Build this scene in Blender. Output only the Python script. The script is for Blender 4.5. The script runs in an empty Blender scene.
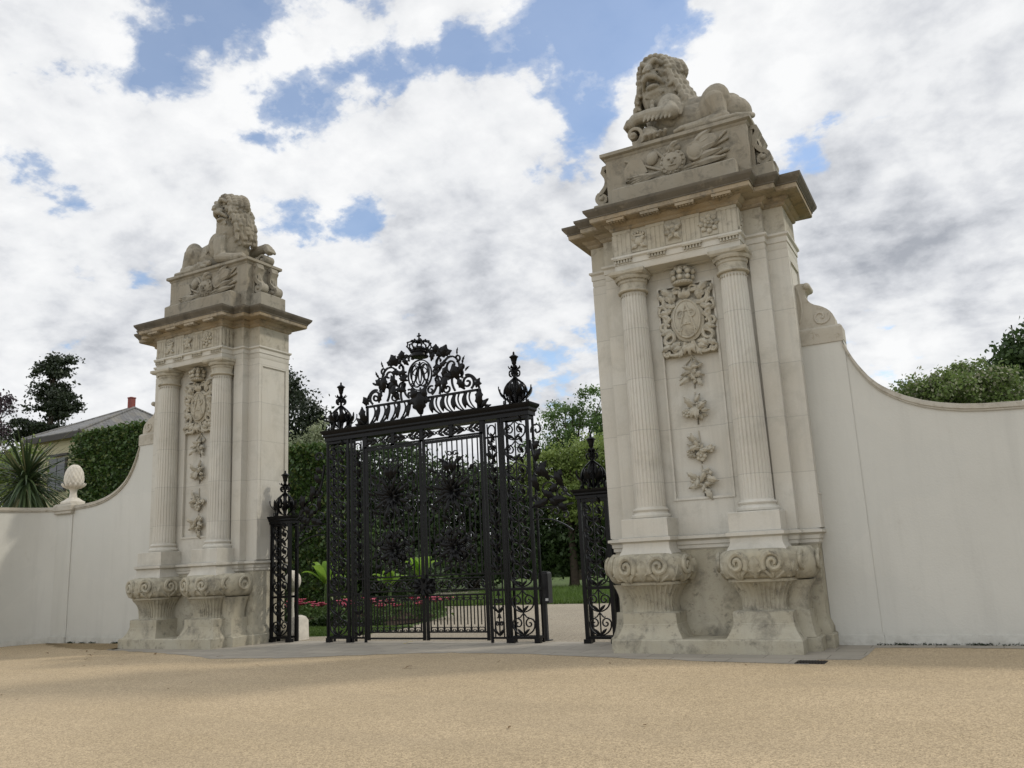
import bpy, bmesh, math, random
import numpy as np
from mathutils import Vector, Matrix
R = math.radians
PI = math.pi
rnd = random.Random(7)
nrs = np.random.RandomState(11)
scn = bpy.context.scene
col = scn.collection

# ------------------------------------------------------------------ helpers
def V(*a): return Vector(a)

class MB:
    """collects closed shapes; build() links them as one mesh object"""
    def __init__(s): s.v = []; s.f = []
    def add(s, vs, fs):
        b = len(s.v); s.v += [tuple(p) for p in vs]; s.f += [tuple(i + b for i in f) for f in fs]; return s
    def box(s, x0, x1, y0, y1, z0, z1):
        return s.add([(x0,y0,z0),(x1,y0,z0),(x1,y1,z0),(x0,y1,z0),(x0,y0,z1),(x1,y0,z1),(x1,y1,z1),(x0,y1,z1)],
              [(0,3,2,1),(4,5,6,7),(0,1,5,4),(1,2,6,5),(2,3,7,6),(3,0,4,7)])
    def rings(s, rings, cap=True, closed=True):
        n = len(rings[0]); vs = [p for r in rings for p in r]; fs = []
        for k in range(len(rings)-1):
            for i in range(n if closed else n-1):
                j = (i+1) % n; fs.append((k*n+i, k*n+j, (k+1)*n+j, (k+1)*n+i))
        if cap: fs.append(tuple(range(n-1,-1,-1))); fs.append(tuple((len(rings)-1)*n+i for i in range(n)))
        return s.add(vs, fs)
    def mold(s, plan, prof):
        """plan: CCW polygon, prof: (outset, z) from bottom to top"""
        return s.rings([[(p[0],p[1],z) for p in offset(plan,d)] for d, z in prof])
    def lathe(s, prof, c=(0,0,0), n=24, sx=1, sy=1, axis=None):
        out = []
        for r, z in prof:
            ring = []
            for i in range(n):
                a = 2*PI*i/n; p = Vector((r*math.cos(a)*sx, r*math.sin(a)*sy, z))
                if axis is not None: p = axis @ p
                ring.append(tuple(p + Vector(c)))
            out.append(ring)
        return s.rings(out)
    def ell(s, c, r, n=14, m=9, rot=None):
        prof = []
        for k in range(m+1):
            a = -PI/2 + PI*k/m; prof.append((max(math.cos(a), .02), math.sin(a)))
        out = []
        for q, z in prof:
            ring = []
            for i in range(n):
                a = 2*PI*i/n; p = Vector((q*math.cos(a)*r[0], q*math.sin(a)*r[1], z*r[2]))
                if rot is not None: p = rot @ p
                ring.append(tuple(p + Vector(c)))
            out.append(ring)
        return s.rings(out)
    def cap(s, p0, p1, r0, r1, n=12):
        p0, p1 = Vector(p0), Vector(p1); d = p1-p0; L = max(d.length, 1e-5)
        q = d.to_track_quat('Z','Y').to_matrix()
        prof = [(r0*math.cos(a)+1e-4, r0*math.sin(a)) for a in [-PI/2+PI/2*k/4 for k in range(5)]]
        prof += [(r1*math.cos(a)+1e-4, L+r1*math.sin(a)) for a in [PI/2*k/4 for k in range(5)]]
        return s.lathe(prof, p0, n, axis=q)
    def tube(s, pts, r, n=6, r1=None):
        pts = [Vector(p) for p in pts]; out = []; up = None; N = len(pts)
        for i, p in enumerate(pts):
            t = (pts[min(i+1,N-1)] - pts[max(i-1,0)]).normalized()
            if up is None:
                up = t.orthogonal().normalized()
            up = (up - t*up.dot(t))
            up = up.normalized() if up.length > 1e-6 else t.orthogonal().normalized()
            w = t.cross(up); k = i/max(N-1,1); rr = r if r1 is None else r+(r1-r)*k
            out.append([tuple(p + (up*math.cos(2*PI*j/n) + w*math.sin(2*PI*j/n))*rr) for j in range(n)])
        return s.rings(out)
    def strap(s, pts, nrm, t, w, t1=None):
        """flat bar bent in the plane with normal nrm; t half thickness in the plane, w half width along nrm"""
        pts = [Vector(p) for p in pts]; nrm = Vector(nrm); out = []; N = len(pts)
        for i, p in enumerate(pts):
            d = (pts[min(i+1,N-1)] - pts[max(i-1,0)]).normalized(); q = d.cross(nrm).normalized()
            k = i/max(N-1,1); tt = t if t1 is None else t+(t1-t)*k
            out.append([tuple(p+q*tt+nrm*w), tuple(p-q*tt+nrm*w), tuple(p-q*tt-nrm*w), tuple(p+q*tt-nrm*w)])
        return s.rings(out)
    def leaf(s, o, u, n, L, W, lift=.25, curl=.3, lobes=0, thick=.25, steps=10):
        """a carved leaf: from o along u, facing n, with a raised rib and (lobed) rim"""
        o, u, n = Vector(o), Vector(u).normalized(), Vector(n).normalized(); side = n.cross(u).normalized(); out = []
        for k in range(steps+1):
            t = k/steps; w = W*.5*max(math.sin(PI*min(1, t*.93+.05))**.8, .04)
            if lobes: w *= 1 - .38*abs(math.sin(PI*lobes*t))**2*(1 if 0 < k < steps else 0)
            h = L*(lift*math.sin(PI*t*.9) + curl*t*t*.35); c = o + u*(L*t) + n*h
            th = W*thick
            out.append([tuple(c - side*w - n*th*.15), tuple(c - side*w*.45 + n*th*.35), tuple(c + n*th*.75), tuple(c + side*w*.45 + n*th*.35),
                        tuple(c + side*w - n*th*.15), tuple(c - n*th*.6)])
        return s.rings(out)
    def disc(s, o, n, r, h, seg=20, rx=1, rz=1):
        o, n = Vector(o), Vector(n).normalized(); q = n.to_track_quat('Z','Y').to_matrix()
        a = q @ Vector((1,0,0)); b = q @ Vector((0,1,0))
        rs = []
        for rr, hh in ((r,-.01),(r,h*.7),(r*.9,h),(r*.05,h*1.02)):
            rs.append([tuple(o + a*(rr*rx*math.cos(2*PI*i/seg)) + b*(rr*rz*math.sin(2*PI*i/seg)) + n*hh) for i in range(seg)])
        return s.rings(rs)
    def build(s, name, mat, parent=None, smooth=35, loc=None, fix=True):
        me = bpy.data.meshes.new(name); me.from_pydata(s.v, [], s.f)
        if fix:
            b = bmesh.new(); b.from_mesh(me); bmesh.ops.recalc_face_normals(b, faces=b.faces); b.to_mesh(me); b.free()
        if mat: me.materials.append(mat)
        if smooth:
            me.shade_smooth(); me.set_sharp_from_angle(angle=R(smooth))
        o = bpy.data.objects.new(name, me); col.objects.link(o)
        if parent: o.parent = parent
        if loc: o.location = loc
        return o

def offset(poly, d):
    n = len(poly); out = []
    for i in range(n):
        p0, p1, p2 = Vector(poly[i-1]), Vector(poly[i]), Vector(poly[(i+1)%n])
        a = (p1-p0).normalized(); b = (p2-p1).normalized()
        na = Vector((a.y,-a.x)); nb = Vector((b.y,-b.x)); k = 1+na.dot(nb)
        m = (na+nb)/max(k,.2); q = p1 + m*d; out.append((q.x,q.y))
    return out

def rect(x0,x1,y0,y1): return [(x0,y0),(x1,y0),(x1,y1),(x0,y1)]
def spiral(cx, cz, r0, r1, a0, a1, n=18):
    return [(cx+(r0+(r1-r0)*k/n)*math.cos(R(a0+(a1-a0)*k/n)), cz+(r0+(r1-r0)*k/n)*math.sin(R(a0+(a1-a0)*k/n))) for k in range(n+1)]
def bez(p0,p1,p2,p3,n=10):
    o = []
    for k in range(n+1):
        t = k/n; u = 1-t
        o.append(tuple(u**3*a+3*u*u*t*b+3*u*t*t*c+t**3*d for a,b,c,d in zip(p0,p1,p2,p3)))
    return o
def mx(pts, s=-1): return [(p[0]*s,)+tuple(p[1:]) for p in pts]
def xz(pts, y): return [(p[0], y, p[1]) for p in pts]

def empty(name, loc=(0,0,0)):
    o = bpy.data.objects.new(name, None); o.location = loc; o.empty_display_size = .2; col.objects.link(o); return o
def tag(o, label=None, cat=None, group=None, kind=None):
    if label: o['label'] = label
    if cat: o['category'] = cat
    if group: o['group'] = group
    if kind: o['kind'] = kind
    return o
def kids(o): return [c for c in bpy.data.objects if c.parent == o]
def copy_tree(o, parent=None):
    ch = kids(o); c = o.copy(); col.objects.link(c)
    if parent: c.parent = parent
    for k in ch: copy_tree(k, c)
    return c

# ------------------------------------------------------------------ materials
def mat(name):
    m = bpy.data.materials.new(name); m.use_nodes = True; nt = m.node_tree
    return m, nt, nt.nodes['Principled BSDF']
def nd(nt, t, **k):
    n = nt.nodes.new(t)
    for a, b in k.items():
        if a in n.inputs: n.inputs[a].default_value = b
        else: setattr(n, a, b)
    return n
def ramp(nt, src, stops):
    r = nt.nodes.new('ShaderNodeValToRGB'); e = r.color_ramp.elements
    while len(e) < len(stops): e.new(.5)
    for x, (p, c) in zip(e, stops):
        x.position = p; x.color = (c,c,c,1) if not isinstance(c, tuple) else (*c,1)
    nt.links.new(src, r.inputs[0]); return r.outputs[0]
def mixc(nt, fac, a, b, mode='MIX'):
    m = nt.nodes.new('ShaderNodeMix'); m.data_type = 'RGBA'; m.blend_type = mode
    for s, x in ((m.inputs[0], fac), (m.inputs[6], a), (m.inputs[7], b)):
        if isinstance(x, (int,float)): s.default_value = x
        elif isinstance(x, tuple): s.default_value = (*x,1)
        else: nt.links.new(x, s)
    return m.outputs[2]
def noise(nt, vec, scale, detail=5, rough=.6, dist=0):
    n = nd(nt, 'ShaderNodeTexNoise', Scale=scale, Detail=detail, Roughness=rough, Distortion=dist); nt.links.new(vec, n.inputs['Vector']); return n.outputs['Fac']
def coords(nt, scale=(1,1,1), world=False):
    if world: o = nd(nt, 'ShaderNodeNewGeometry').outputs['Position']
    else: o = nd(nt, 'ShaderNodeTexCoord').outputs['Object']
    mp = nd(nt, 'ShaderNodeMapping'); mp.inputs['Scale'].default_value = scale; nt.links.new(o, mp.inputs['Vector']); return mp.outputs['Vector']
def bump(nt, bs, h, strength=.3, dist=.02):
    b = nd(nt, 'ShaderNodeBump', Strength=strength, Distance=dist); nt.links.new(h, b.inputs['Height']); nt.links.new(b.outputs[0], bs.inputs['Normal'])

def stone(name, base, warm, grime, gamt=.5, gscale=1.2, joints=None, streak=.35, rough=.85, bstr=.35, lichen=None):
    m, nt, bs = mat(name); p = coords(nt, world=True)
    c = mixc(nt, ramp(nt, noise(nt,p,.9,6), [(.35,0.),(.65,1.)]), base, warm)
    # soot and algae patches with a shape of their own
    g = ramp(nt, noise(nt,p,gscale,8,.72,.4), [(.5,0.),(.72,gamt)])
    c = mixc(nt, g, c, grime)
    if streak:
        ps = coords(nt,(5,5,.35), world=True); st = ramp(nt, noise(nt,ps,1.,5,.65), [(.52,0.),(.75,streak)])
        c = mixc(nt, st, c, tuple(x*.62 for x in base))
    if lichen:
        l = ramp(nt, noise(nt,p,6,8,.75), [(.56,0.),(.66,.8)]); c = mixc(nt, l, c, lichen)
    fine = noise(nt,p,45,6,.7)
    c = mixc(nt, ramp(nt, fine, [(.3,.0),(.7,.30)]), c, tuple(x*.7 for x in base))
    h = fine
    if joints:
        zc = nd(nt,'ShaderNodeSeparateXYZ'); nt.links.new(p, zc.inputs[0])
        br = nd(nt,'ShaderNodeMath', operation='MODULO'); nt.links.new(zc.outputs[2], br.inputs[0]); br.inputs[1].default_value = joints
        lt = nd(nt,'ShaderNodeMath', operation='LESS_THAN'); nt.links.new(br.outputs[0], lt.inputs[0]); lt.inputs[1].default_value = .012
        q = nd(nt,'ShaderNodeMath', operation='MULTIPLY'); nt.links.new(lt.outputs[0], q.inputs[0]); q.inputs[1].default_value = .65
        c = mixc(nt, q.outputs[0], c, tuple(x*.55 for x in base))
        # odd blocks slightly different in tone
        sn = nd(nt,'ShaderNodeVectorMath', operation='SNAP'); nt.links.new(p, sn.inputs[0]); sn.inputs[1].default_value = (1.7,9,joints)
        wn = nd(nt,'ShaderNodeTexWhiteNoise'); wn.noise_dimensions='3D'; nt.links.new(sn.outputs[0], wn.inputs['Vector'])
        c = mixc(nt, ramp(nt, wn.outputs[0], [(.35,0.),(1.,.42)]), c, tuple(x*.80 for x in warm))
    nt.links.new(c, bs.inputs['Base Color']); bs.inputs['Roughness'].default_value = rough
    bs.inputs['Specular IOR Level'].default_value = .25
    bump(nt, bs, h, bstr, .012); return m

M = {}
M['stone'] = stone('portland_stone', (.56,.545,.49), (.525,.495,.425), (.26,.245,.20), .55, 1.2, joints=.93, streak=.4)
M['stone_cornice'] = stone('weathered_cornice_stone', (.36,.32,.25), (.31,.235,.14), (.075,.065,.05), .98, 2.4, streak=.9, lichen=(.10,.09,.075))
M['stone_carved'] = stone('carved_stone', (.45,.425,.355), (.40,.36,.275), (.11,.10,.08), .8, 4.0, streak=.4)
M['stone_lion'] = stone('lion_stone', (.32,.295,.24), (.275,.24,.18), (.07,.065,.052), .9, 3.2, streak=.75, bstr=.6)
M['stone_base'] = stone('mossy_base_stone', (.42,.395,.315), (.385,.345,.25), (.10,.093,.075), .95, 2.6, streak=.5, bstr=.8, lichen=(.13,.12,.095))
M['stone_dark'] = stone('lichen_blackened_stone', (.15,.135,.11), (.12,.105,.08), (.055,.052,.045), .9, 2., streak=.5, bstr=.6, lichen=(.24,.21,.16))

def render_wall(name, base):
    m, nt, bs = mat(name); p = coords(nt, world=True)
    c = mixc(nt, ramp(nt, noise(nt,p,.5,6,.65), [(.3,0.),(.75,1.)]), base, tuple(x*.9 for x in base))
    ps = coords(nt,(2.5,2.5,.2), world=True)
    c = mixc(nt, ramp(nt, noise(nt,ps,1.,6,.7), [(.5,0.),(.78,.5)]), c, tuple(x*.74 for x in base))
    c = mixc(nt, ramp(nt, noise(nt,p,2.6,8,.75,.6), [(.62,0.),(.72,.22)]), c, (.36,.34,.29))
    sn = nd(nt,'ShaderNodeTexVoronoi', Scale=.42, Randomness=1.); sn.feature='F1'; sn.distance='CHEBYCHEV'; nt.links.new(p, sn.inputs['Vector'])
    c = mixc(nt, ramp(nt, sn.outputs['Color'], [(.62,0.),(.64,.35)]), c, tuple(x*.9 for x in (base[0],base[1]*1.01,base[2]*1.02)))
    # splash dirt along the foot of the wall
    sx = nd(nt,'ShaderNodeSeparateXYZ'); nt.links.new(p, sx.inputs[0])
    mr = nd(nt,'ShaderNodeMapRange'); nt.links.new(sx.outputs[2], mr.inputs[0]); mr.inputs[1].default_value=0.; mr.inputs[2].default_value=.28; mr.inputs[3].default_value=.42; mr.inputs[4].default_value=0.
    mu = nd(nt,'ShaderNodeMath', operation='MULTIPLY'); nt.links.new(mr.outputs[0], mu.inputs[0]); nt.links.new(ramp(nt, noise(nt,p,5,6,.75), [(.4,0.),(.66,1.)]), mu.inputs[1])
    c = mixc(nt, mu.outputs[0], c, (.17,.16,.125))
    nt.links.new(c, bs.inputs['Base Color']); bs.inputs['Roughness'].default_value=.8; bs.inputs['Specular IOR Level'].default_value=.25
    h = mixc(nt, .5, noise(nt,p,28,6,.6), noise(nt,p,3,4)); bump(nt, bs, h, .35, .02); return m
M['render'] = render_wall('painted_render', (.56,.553,.505))
M['coping'] = stone('coping_stone', (.46,.435,.375), (.42,.385,.315), (.18,.16,.12), .7, 1.6, streak=.4, lichen=(.25,.22,.16))

def simple(name, c, rough=.5, metal=0., var=.25, scale=8, bs_=.0, spec=.5):
    m, nt, bs = mat(name); p = coords(nt)
    cc = mixc(nt, ramp(nt, noise(nt,p,scale,5), [(.35,0.),(.7,1.)]), c, tuple(x*(1-var) for x in c))
    nt.links.new(cc, bs.inputs['Base Color']); bs.inputs['Roughness'].default_value=rough; bs.inputs['Metallic'].default_value=metal; bs.inputs['Specular IOR Level'].default_value=spec
    if bs_: bump(nt, bs, noise(nt,p,scale*3,5), bs_, .01)
    return m
M['iron'] = simple('black_painted_iron', (.0055,.0055,.006), .30, 0., .3, 12, .1, .16)
M['black'] = simple('black_plastic', (.015,.015,.016), .45)
M['whitestone'] = simple('pale_stone', (.62,.58,.5), .8, 0, .25, 6, .3, .3)
M['bark'] = simple('bark', (.07,.055,.04), .9, 0, .5, 6, .6, .2)
M['soil'] = simple('soil', (.055,.038,.026), .95, 0, .5, 5, .6, .1)
M['white'] = simple('white_paint', (.7,.7,.68), .5)

def foliage(name, a, b, c3=None, trans=.35, rough=.5):
    m, nt, bs = mat(name); g = nd(nt,'ShaderNodeNewGeometry'); p = coords(nt, world=True)
    c = mixc(nt, g.outputs['Random Per Island'], a, b)
    c = mixc(nt, ramp(nt, noise(nt,p,.55,3), [(.4,0.),(.65,.65)]), c, tuple(x*.62 for x in a))
    if c3: c = mixc(nt, ramp(nt, g.outputs['Random Per Island'], [(.8,0.),(.86,1.)]), c, c3)
    nt.links.new(c, bs.inputs['Base Color']); bs.inputs['Roughness'].default_value=rough; bs.inputs['Specular IOR Level'].default_value=.35
    tr = nd(nt,'ShaderNodeBsdfTranslucent'); nt.links.new(c, tr.inputs['Color'])
    mx_ = nd(nt,'ShaderNodeMixShader'); mx_.inputs[0].default_value = trans
    nt.links.new(bs.outputs[0], mx_.inputs[1]); nt.links.new(tr.outputs[0], mx_.inputs[2])
    nt.links.new(mx_.outputs[0], nt.nodes['Material Output'].inputs['Surface']); return m
M['f_dark'] = foliage('dark_conifer_needles', (.022,.036,.016), (.034,.048,.022), trans=.12)
M['f_purple'] = foliage('copper_leaves', (.035,.022,.028), (.05,.03,.04), trans=.15)
M['f_mid'] = foliage('mid_green_leaves', (0.102, 0.1734, 0.051), (0.153, 0.2448, 0.0714))
M['f_deep'] = foliage('deep_green_leaves', (0.0432, 0.0756, 0.0252), (0.0756, 0.1224, 0.036), trans=.25)
M['f_light'] = foliage('light_green_leaves', (0.162, 0.2295, 0.054), (0.27, 0.3375, 0.0945))
M['f_ivy'] = foliage('ivy_leaves', (0.0473, 0.0945, 0.0203), (0.081, 0.135, 0.0297), (.12,.15,.04), trans=.2)
M['f_var'] = foliage('variegated_leaves', (0.23, 0.276, 0.1495), (0.368, 0.4025, 0.253))
M['f_shrub'] = foliage('flowering_shrub_leaves', (0.1225, 0.1837, 0.0525), (0.2275, 0.2975, 0.0963), (.34,.34,.24))
M['f_spike'] = foliage('sword_leaves', (0.0326, 0.0571, 0.0245), (0.0816, 0.1142, 0.0449), (0.17, 0.1632, 0.0816), trans=.2, rough=.4)
M['f_banana'] = foliage('banana_leaf', (0.2304, 0.4032, 0.0504), (0.3168, 0.5184, 0.0864), trans=.5, rough=.35)
M['f_pink'] = foliage('pink_petals', (.75,.13,.22), (.82,.25,.34), trans=.3)

def ground_mat(name, a, b, spots, scale=90, bstr=.4):
    m, nt, bs = mat(name); p = coords(nt, world=True)
    c = mixc(nt, ramp(nt, noise(nt,p,.35,6,.6), [(.35,0.),(.68,1.)]), a, b)
    v = nd(nt,'ShaderNodeTexVoronoi', Scale=scale); nt.links.new(p, v.inputs['Vector'])
    cr = ramp(nt, v.outputs['Color'], [(.15,(.55,.52,.46)),(.5,(.98,.96,.92)),(.9,(1.3,1.27,1.18))])
    c = mixc(nt, .9, c, cr, 'MULTIPLY')
    v2 = nd(nt,'ShaderNodeTexVoronoi', Scale=scale*.42); nt.links.new(p, v2.inputs['Vector'])
    c = mixc(nt, .28, c, ramp(nt, v2.outputs['Color'], [(.1,(.5,.47,.42)),(.45,(1.,.98,.95)),(.92,(1.35,1.32,1.25))]), 'MULTIPLY')
    pt = coords(nt,(.10,.55,1), world=True); c = mixc(nt, ramp(nt, noise(nt,pt,1.6,5,.6,.6), [(.45,0.),(.7,.28)]), c, tuple(x*.72 for x in b))
    c = mixc(nt, ramp(nt, noise(nt,p,3.2,8,.8,.5), [(.66,0.),(.78,.3)]), c, spots)
    nt.links.new(c, bs.inputs['Base Color']); bs.inputs['Roughness'].default_value=.9; bs.inputs['Specular IOR Level'].default_value=.2
    bump(nt, bs, v.outputs['Distance'], bstr, .01); return m
M['gravel'] = ground_mat('resin_bound_gravel', (.46,.375,.262), (.40,.325,.222), (.20,.165,.12))
M['path'] = ground_mat('garden_path', (.36,.325,.27), (.31,.28,.23), (.17,.15,.12), 60)
M['dirt'] = ground_mat('drifted_dirt', (.30,.235,.14), (.22,.17,.10), (.12,.09,.06), 70)
M['grass'] = foliage('grass_blades', (0.0875, 0.15, 0.0275), (0.15, 0.2375, 0.05), trans=.3)
m, nt, bs = mat('lawn'); p = coords(nt, world=True)
nt.links.new(mixc(nt, noise(nt,p,25,6,.7), (.06,.095,.02), (.10,.155,.035)), bs.inputs['Base Color']); bs.inputs['Roughness'].default_value=.9
bump(nt, bs, noise(nt,p,60,5), .8, .03); M['lawn'] = m
m, nt, bs = mat('flagstones'); p = coords(nt, world=True)
br = nd(nt,'ShaderNodeTexBrick', Scale=1.); br.inputs['Brick Width'].default_value=.9; br.inputs['Row Height'].default_value=.45; br.inputs['Mortar Size'].default_value=.008
br.inputs['Color1'].default_value=(.33,.30,.25,1); br.inputs['Color2'].default_value=(.27,.25,.21,1); br.inputs['Mortar'].default_value=(.14,.125,.1,1); nt.links.new(p, br.inputs['Vector'])
c = mixc(nt, ramp(nt, noise(nt,p,1.3,8,.7), [(.45,0.),(.72,.6)]), br.outputs[0], (.17,.16,.14))
c = mixc(nt, ramp(nt, noise(nt,p,50,5,.7), [(.4,0.),(.7,.3)]), c, (.42,.36,.26))
nt.links.new(c, bs.inputs['Base Color']); bs.inputs['Roughness'].default_value=.85; bump(nt, bs, noise(nt,p,30,6), .3, .01); M['flag'] = m
# slates
m, nt, bs = mat('roof_slates'); p = coords(nt)
br = nd(nt,'ShaderNodeTexBrick', Scale=1.); br.inputs['Brick Width'].default_value=.38; br.inputs['Row Height'].default_value=.26; br.inputs['Mortar Size'].default_value=.012
br.inputs['Color1'].default_value=(.17,.17,.165,1); br.inputs['Color2'].default_value=(.11,.11,.112,1); br.inputs['Mortar'].default_value=(.05,.05,.05,1)
mp = nd(nt,'ShaderNodeMapping'); nt.links.new(p, mp.inputs[0]); nt.links.new(mp.outputs[0], br.inputs['Vector'])
nt.links.new(mixc(nt, ramp(nt,noise(nt,p,1.4,6), [(.45,0.),(.7,.5)]), br.outputs[0], (.22,.2,.15)), bs.inputs['Base Color']); bs.inputs['Roughness'].default_value=.6; M['slate'] = m
m, nt, bs = mat('cream_boards'); p = coords(nt)
w = nd(nt,'ShaderNodeTexWave', Scale=1.3); w.bands_direction='Z'; w.wave_profile='SAW'; nt.links.new(p, w.inputs[0])
nt.links.new(mixc(nt, ramp(nt, w.outputs[1], [(.86,0.),(.95,.5)]), (.36,.33,.2), (.15,.13,.08)), bs.inputs['Base Color']); bs.inputs['Roughness'].default_value=.6; bump(nt, bs, w.outputs[1], .5, .03); M['cream'] = m
m, nt, bs = mat('dark_glass'); bs.inputs['Base Color'].default_value=(.02,.025,.03,1); bs.inputs['Roughness'].default_value=.08; M['glass'] = m
m, nt, bs = mat('red_brick'); p = coords(nt)
br = nd(nt,'ShaderNodeTexBrick', Scale=5.); br.inputs['Color1'].default_value=(.24,.045,.035,1); br.inputs['Color2'].default_value=(.17,.035,.03,1); br.inputs['Mortar'].default_value=(.2,.14,.11,1); nt.links.new(p, br.inputs['Vector'])
nt.links.new(br.outputs[0], bs.inputs['Base Color']); bs.inputs['Roughness'].default_value=.8; M['brick'] = m
M['darkwood'] = simple('dark_fascia', (.035,.03,.025), .7)
M['deadleaf'] = simple('dead_leaf', (.16,.1,.04), .8); M['yellowleaf'] = simple('yellow_leaf', (.5,.4,.06), .6)
M['castiron'] = simple('cast_iron', (.03,.026,.024), .6, .4, .4, 20, .3)

# ------------------------------------------------------------------ camera, light, sky
YAW, PITCH, ROLL, FPX = R(-27.92), R(11.837), R(-2.778), 836.9
CAM = Vector((10.174,-13.529,1.6))
r_ = Vector((math.cos(YAW),-math.sin(YAW),0)); f0 = Vector((math.sin(YAW),math.cos(YAW),0)); zu = Vector((0,0,1))
fw = f0*math.cos(PITCH)+zu*math.sin(PITCH); u_ = -f0*math.sin(PITCH)+zu*math.cos(PITCH)
r2 = r_*math.cos(ROLL)+u_*math.sin(ROLL); u2 = -r_*math.sin(ROLL)+u_*math.cos(ROLL)
cd = bpy.data.cameras.new('camera'); cam = bpy.data.objects.new('camera', cd); col.objects.link(cam)
mw = Matrix((r2,u2,-fw)).transposed().to_4x4(); mw.translation = CAM; cam.matrix_world = mw
cd.sensor_width = 36; cd.lens = FPX/1024*36; cd.clip_end = 3000; cd.clip_start=.1; scn.camera = cam

SUN = Vector((.79,.61,0)).normalized(); ELEV = R(42)
sv = Vector((SUN.x*math.cos(ELEV), SUN.y*math.cos(ELEV), math.sin(ELEV)))
sl = bpy.data.lights.new('sun','SUN'); sl.energy = 1.3; sl.angle = R(5.0); sl.color = (1,.93,.82)
so = bpy.data.objects.new('sun', sl); col.objects.link(so); so.rotation_euler = sv.to_track_quat('Z','Y').to_euler()

w = bpy.data.worlds.new('World'); scn.world = w; w.use_nodes = True; nt = w.node_tree
bg = nt.nodes['Background']; bg.inputs[1].default_value = 1.
sky = nd(nt,'ShaderNodeTexSky'); sky.sky_type='NISHITA'; sky.sun_disc=False; sky.sun_elevation=ELEV; sky.sun_rotation=math.atan2(SUN.x,SUN.y); sky.altitude=50; sky.dust_density=.6; sky.ozone_density=1.6
tc = nd(nt,'ShaderNodeTexCoord')
nv = nd(nt,'ShaderNodeVectorMath', operation='NORMALIZE'); nt.links.new(tc.outputs['Generated'], nv.inputs[0])
sp = nd(nt,'ShaderNodeSeparateXYZ'); nt.links.new(nv.outputs[0], sp.inputs[0])
ad = nd(nt,'ShaderNodeMath', operation='ADD'); nt.links.new(sp.outputs[2], ad.inputs[0]); ad.inputs[1].default_value=.42
mxz = nd(nt,'ShaderNodeMath', operation='MAXIMUM'); nt.links.new(ad.outputs[0], mxz.inputs[0]); mxz.inputs[1].default_value=.2
dv = nd(nt,'ShaderNodeVectorMath', operation='DIVIDE'); nt.links.new(nv.outputs[0], dv.inputs[0])
cb = nd(nt,'ShaderNodeCombineXYZ')
for i in range(3): nt.links.new(mxz.outputs[0], cb.inputs[i])
nt.links.new(cb.outputs[0], dv.inputs[1])
cp = nd(nt,'ShaderNodeMapping'); cp.inputs['Location'].default_value=(3.1,1.7,0); nt.links.new(dv.outputs[0], cp.inputs[0])
def lobe(px, py, wid):
    """smooth bump around one direction of the sky"""
    d = (fw + r2*((px-512)/FPX) - u2*((py-384)/FPX)).normalized()
    dp = nd(nt,'ShaderNodeVectorMath', operation='DOT_PRODUCT'); nt.links.new(nv.outputs[0], dp.inputs[0]); dp.inputs[1].default_value = d
    mr = nd(nt,'ShaderNodeMapRange', interpolation_type='SMOOTHSTEP'); nt.links.new(dp.outputs['Value'], mr.inputs[0])
    mr.inputs[1].default_value = math.cos(R(wid)); mr.inputs[2].default_value = 1.; return mr.outputs[0]
def mth(op, a, b):
    m_ = nd(nt,'ShaderNodeMath', operation=op)
    for i, x in enumerate((a,b)):
        if isinstance(x,(int,float)): m_.inputs[i].default_value = x
        else: nt.links.new(x, m_.inputs[i])
    return m_.outputs[0]
def offs(v, d):
    ad_ = nd(nt,'ShaderNodeVectorMath', operation='ADD'); nt.links.new(v, ad_.inputs[0]); ad_.inputs[1].default_value = d; return ad_.outputs[0]
n1 = noise(nt, cp.outputs[0], 7.4, 13, .57, .1)
n2 = noise(nt, cp.outputs[0], 19., 8, .6, .1)
n1o = noise(nt, offs(cp.outputs[0], (.03,.026,0)), 7.4, 13, .57, .1)      # the same cloud field nearer the sun
dens = mth('ADD', mth('MULTIPLY', n1, .75), mth('MULTIPLY', n2, .25))
# where the sky is open and where it is banked up
for px, py, wd, k in ((590,-10,8,-.11),(660,20,5,-.07),(500,50,6,-.08),(440,20,5,-.05),(105,60,4,-.05),(50,190,3,-.06),(90,225,3,-.06),(255,125,3,-.05),(170,95,3,-.04),(200,70,13,-.022),(200,40,5,-.06),(290,120,4,-.06),(330,230,5,-.08),(380,90,5,-.05),(590,150,3,-.06),(800,305,3,-.0),(850,150,4,-.09),(790,150,3,-.06),(880,340,3,-.10),(560,380,5,-.05),(30,410,4,-.04),
    (870,240,10,.12),(950,60,14,.10),(700,110,7,.05),(400,300,16,.09),(80,330,9,.06),(480,200,8,.07),(20,60,5,.06),(330,30,4,.05),(160,200,5,.05),(700,-60,5,.04)):
    dens = mth('ADD', dens, mth('MULTIPLY', lobe(px,py,wd), k))
lowz = nd(nt,'ShaderNodeMapRange'); nt.links.new(sp.outputs[2], lowz.inputs[0]); lowz.inputs[1].default_value=.0; lowz.inputs[2].default_value=.3; lowz.inputs[3].default_value=.1; lowz.inputs[4].default_value=0.
dens = mth('ADD', dens, lowz.outputs[0])
mask = ramp(nt, dens, [(.375,0.14),(.415,.38),(.445,.85),(.47,1.)])
n3 = noise(nt, cp.outputs[0], 4.5, 10, .6, .3)
sh = mth('ADD', mth('MULTIPLY', n3, .55), mth('MULTIPLY', n2, .15))
sh = mth('ADD', sh, mth('MULTIPLY', mth('SUBTRACT', n1o, n1), .8)); sh = mth('ADD', sh, .115)
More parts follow.
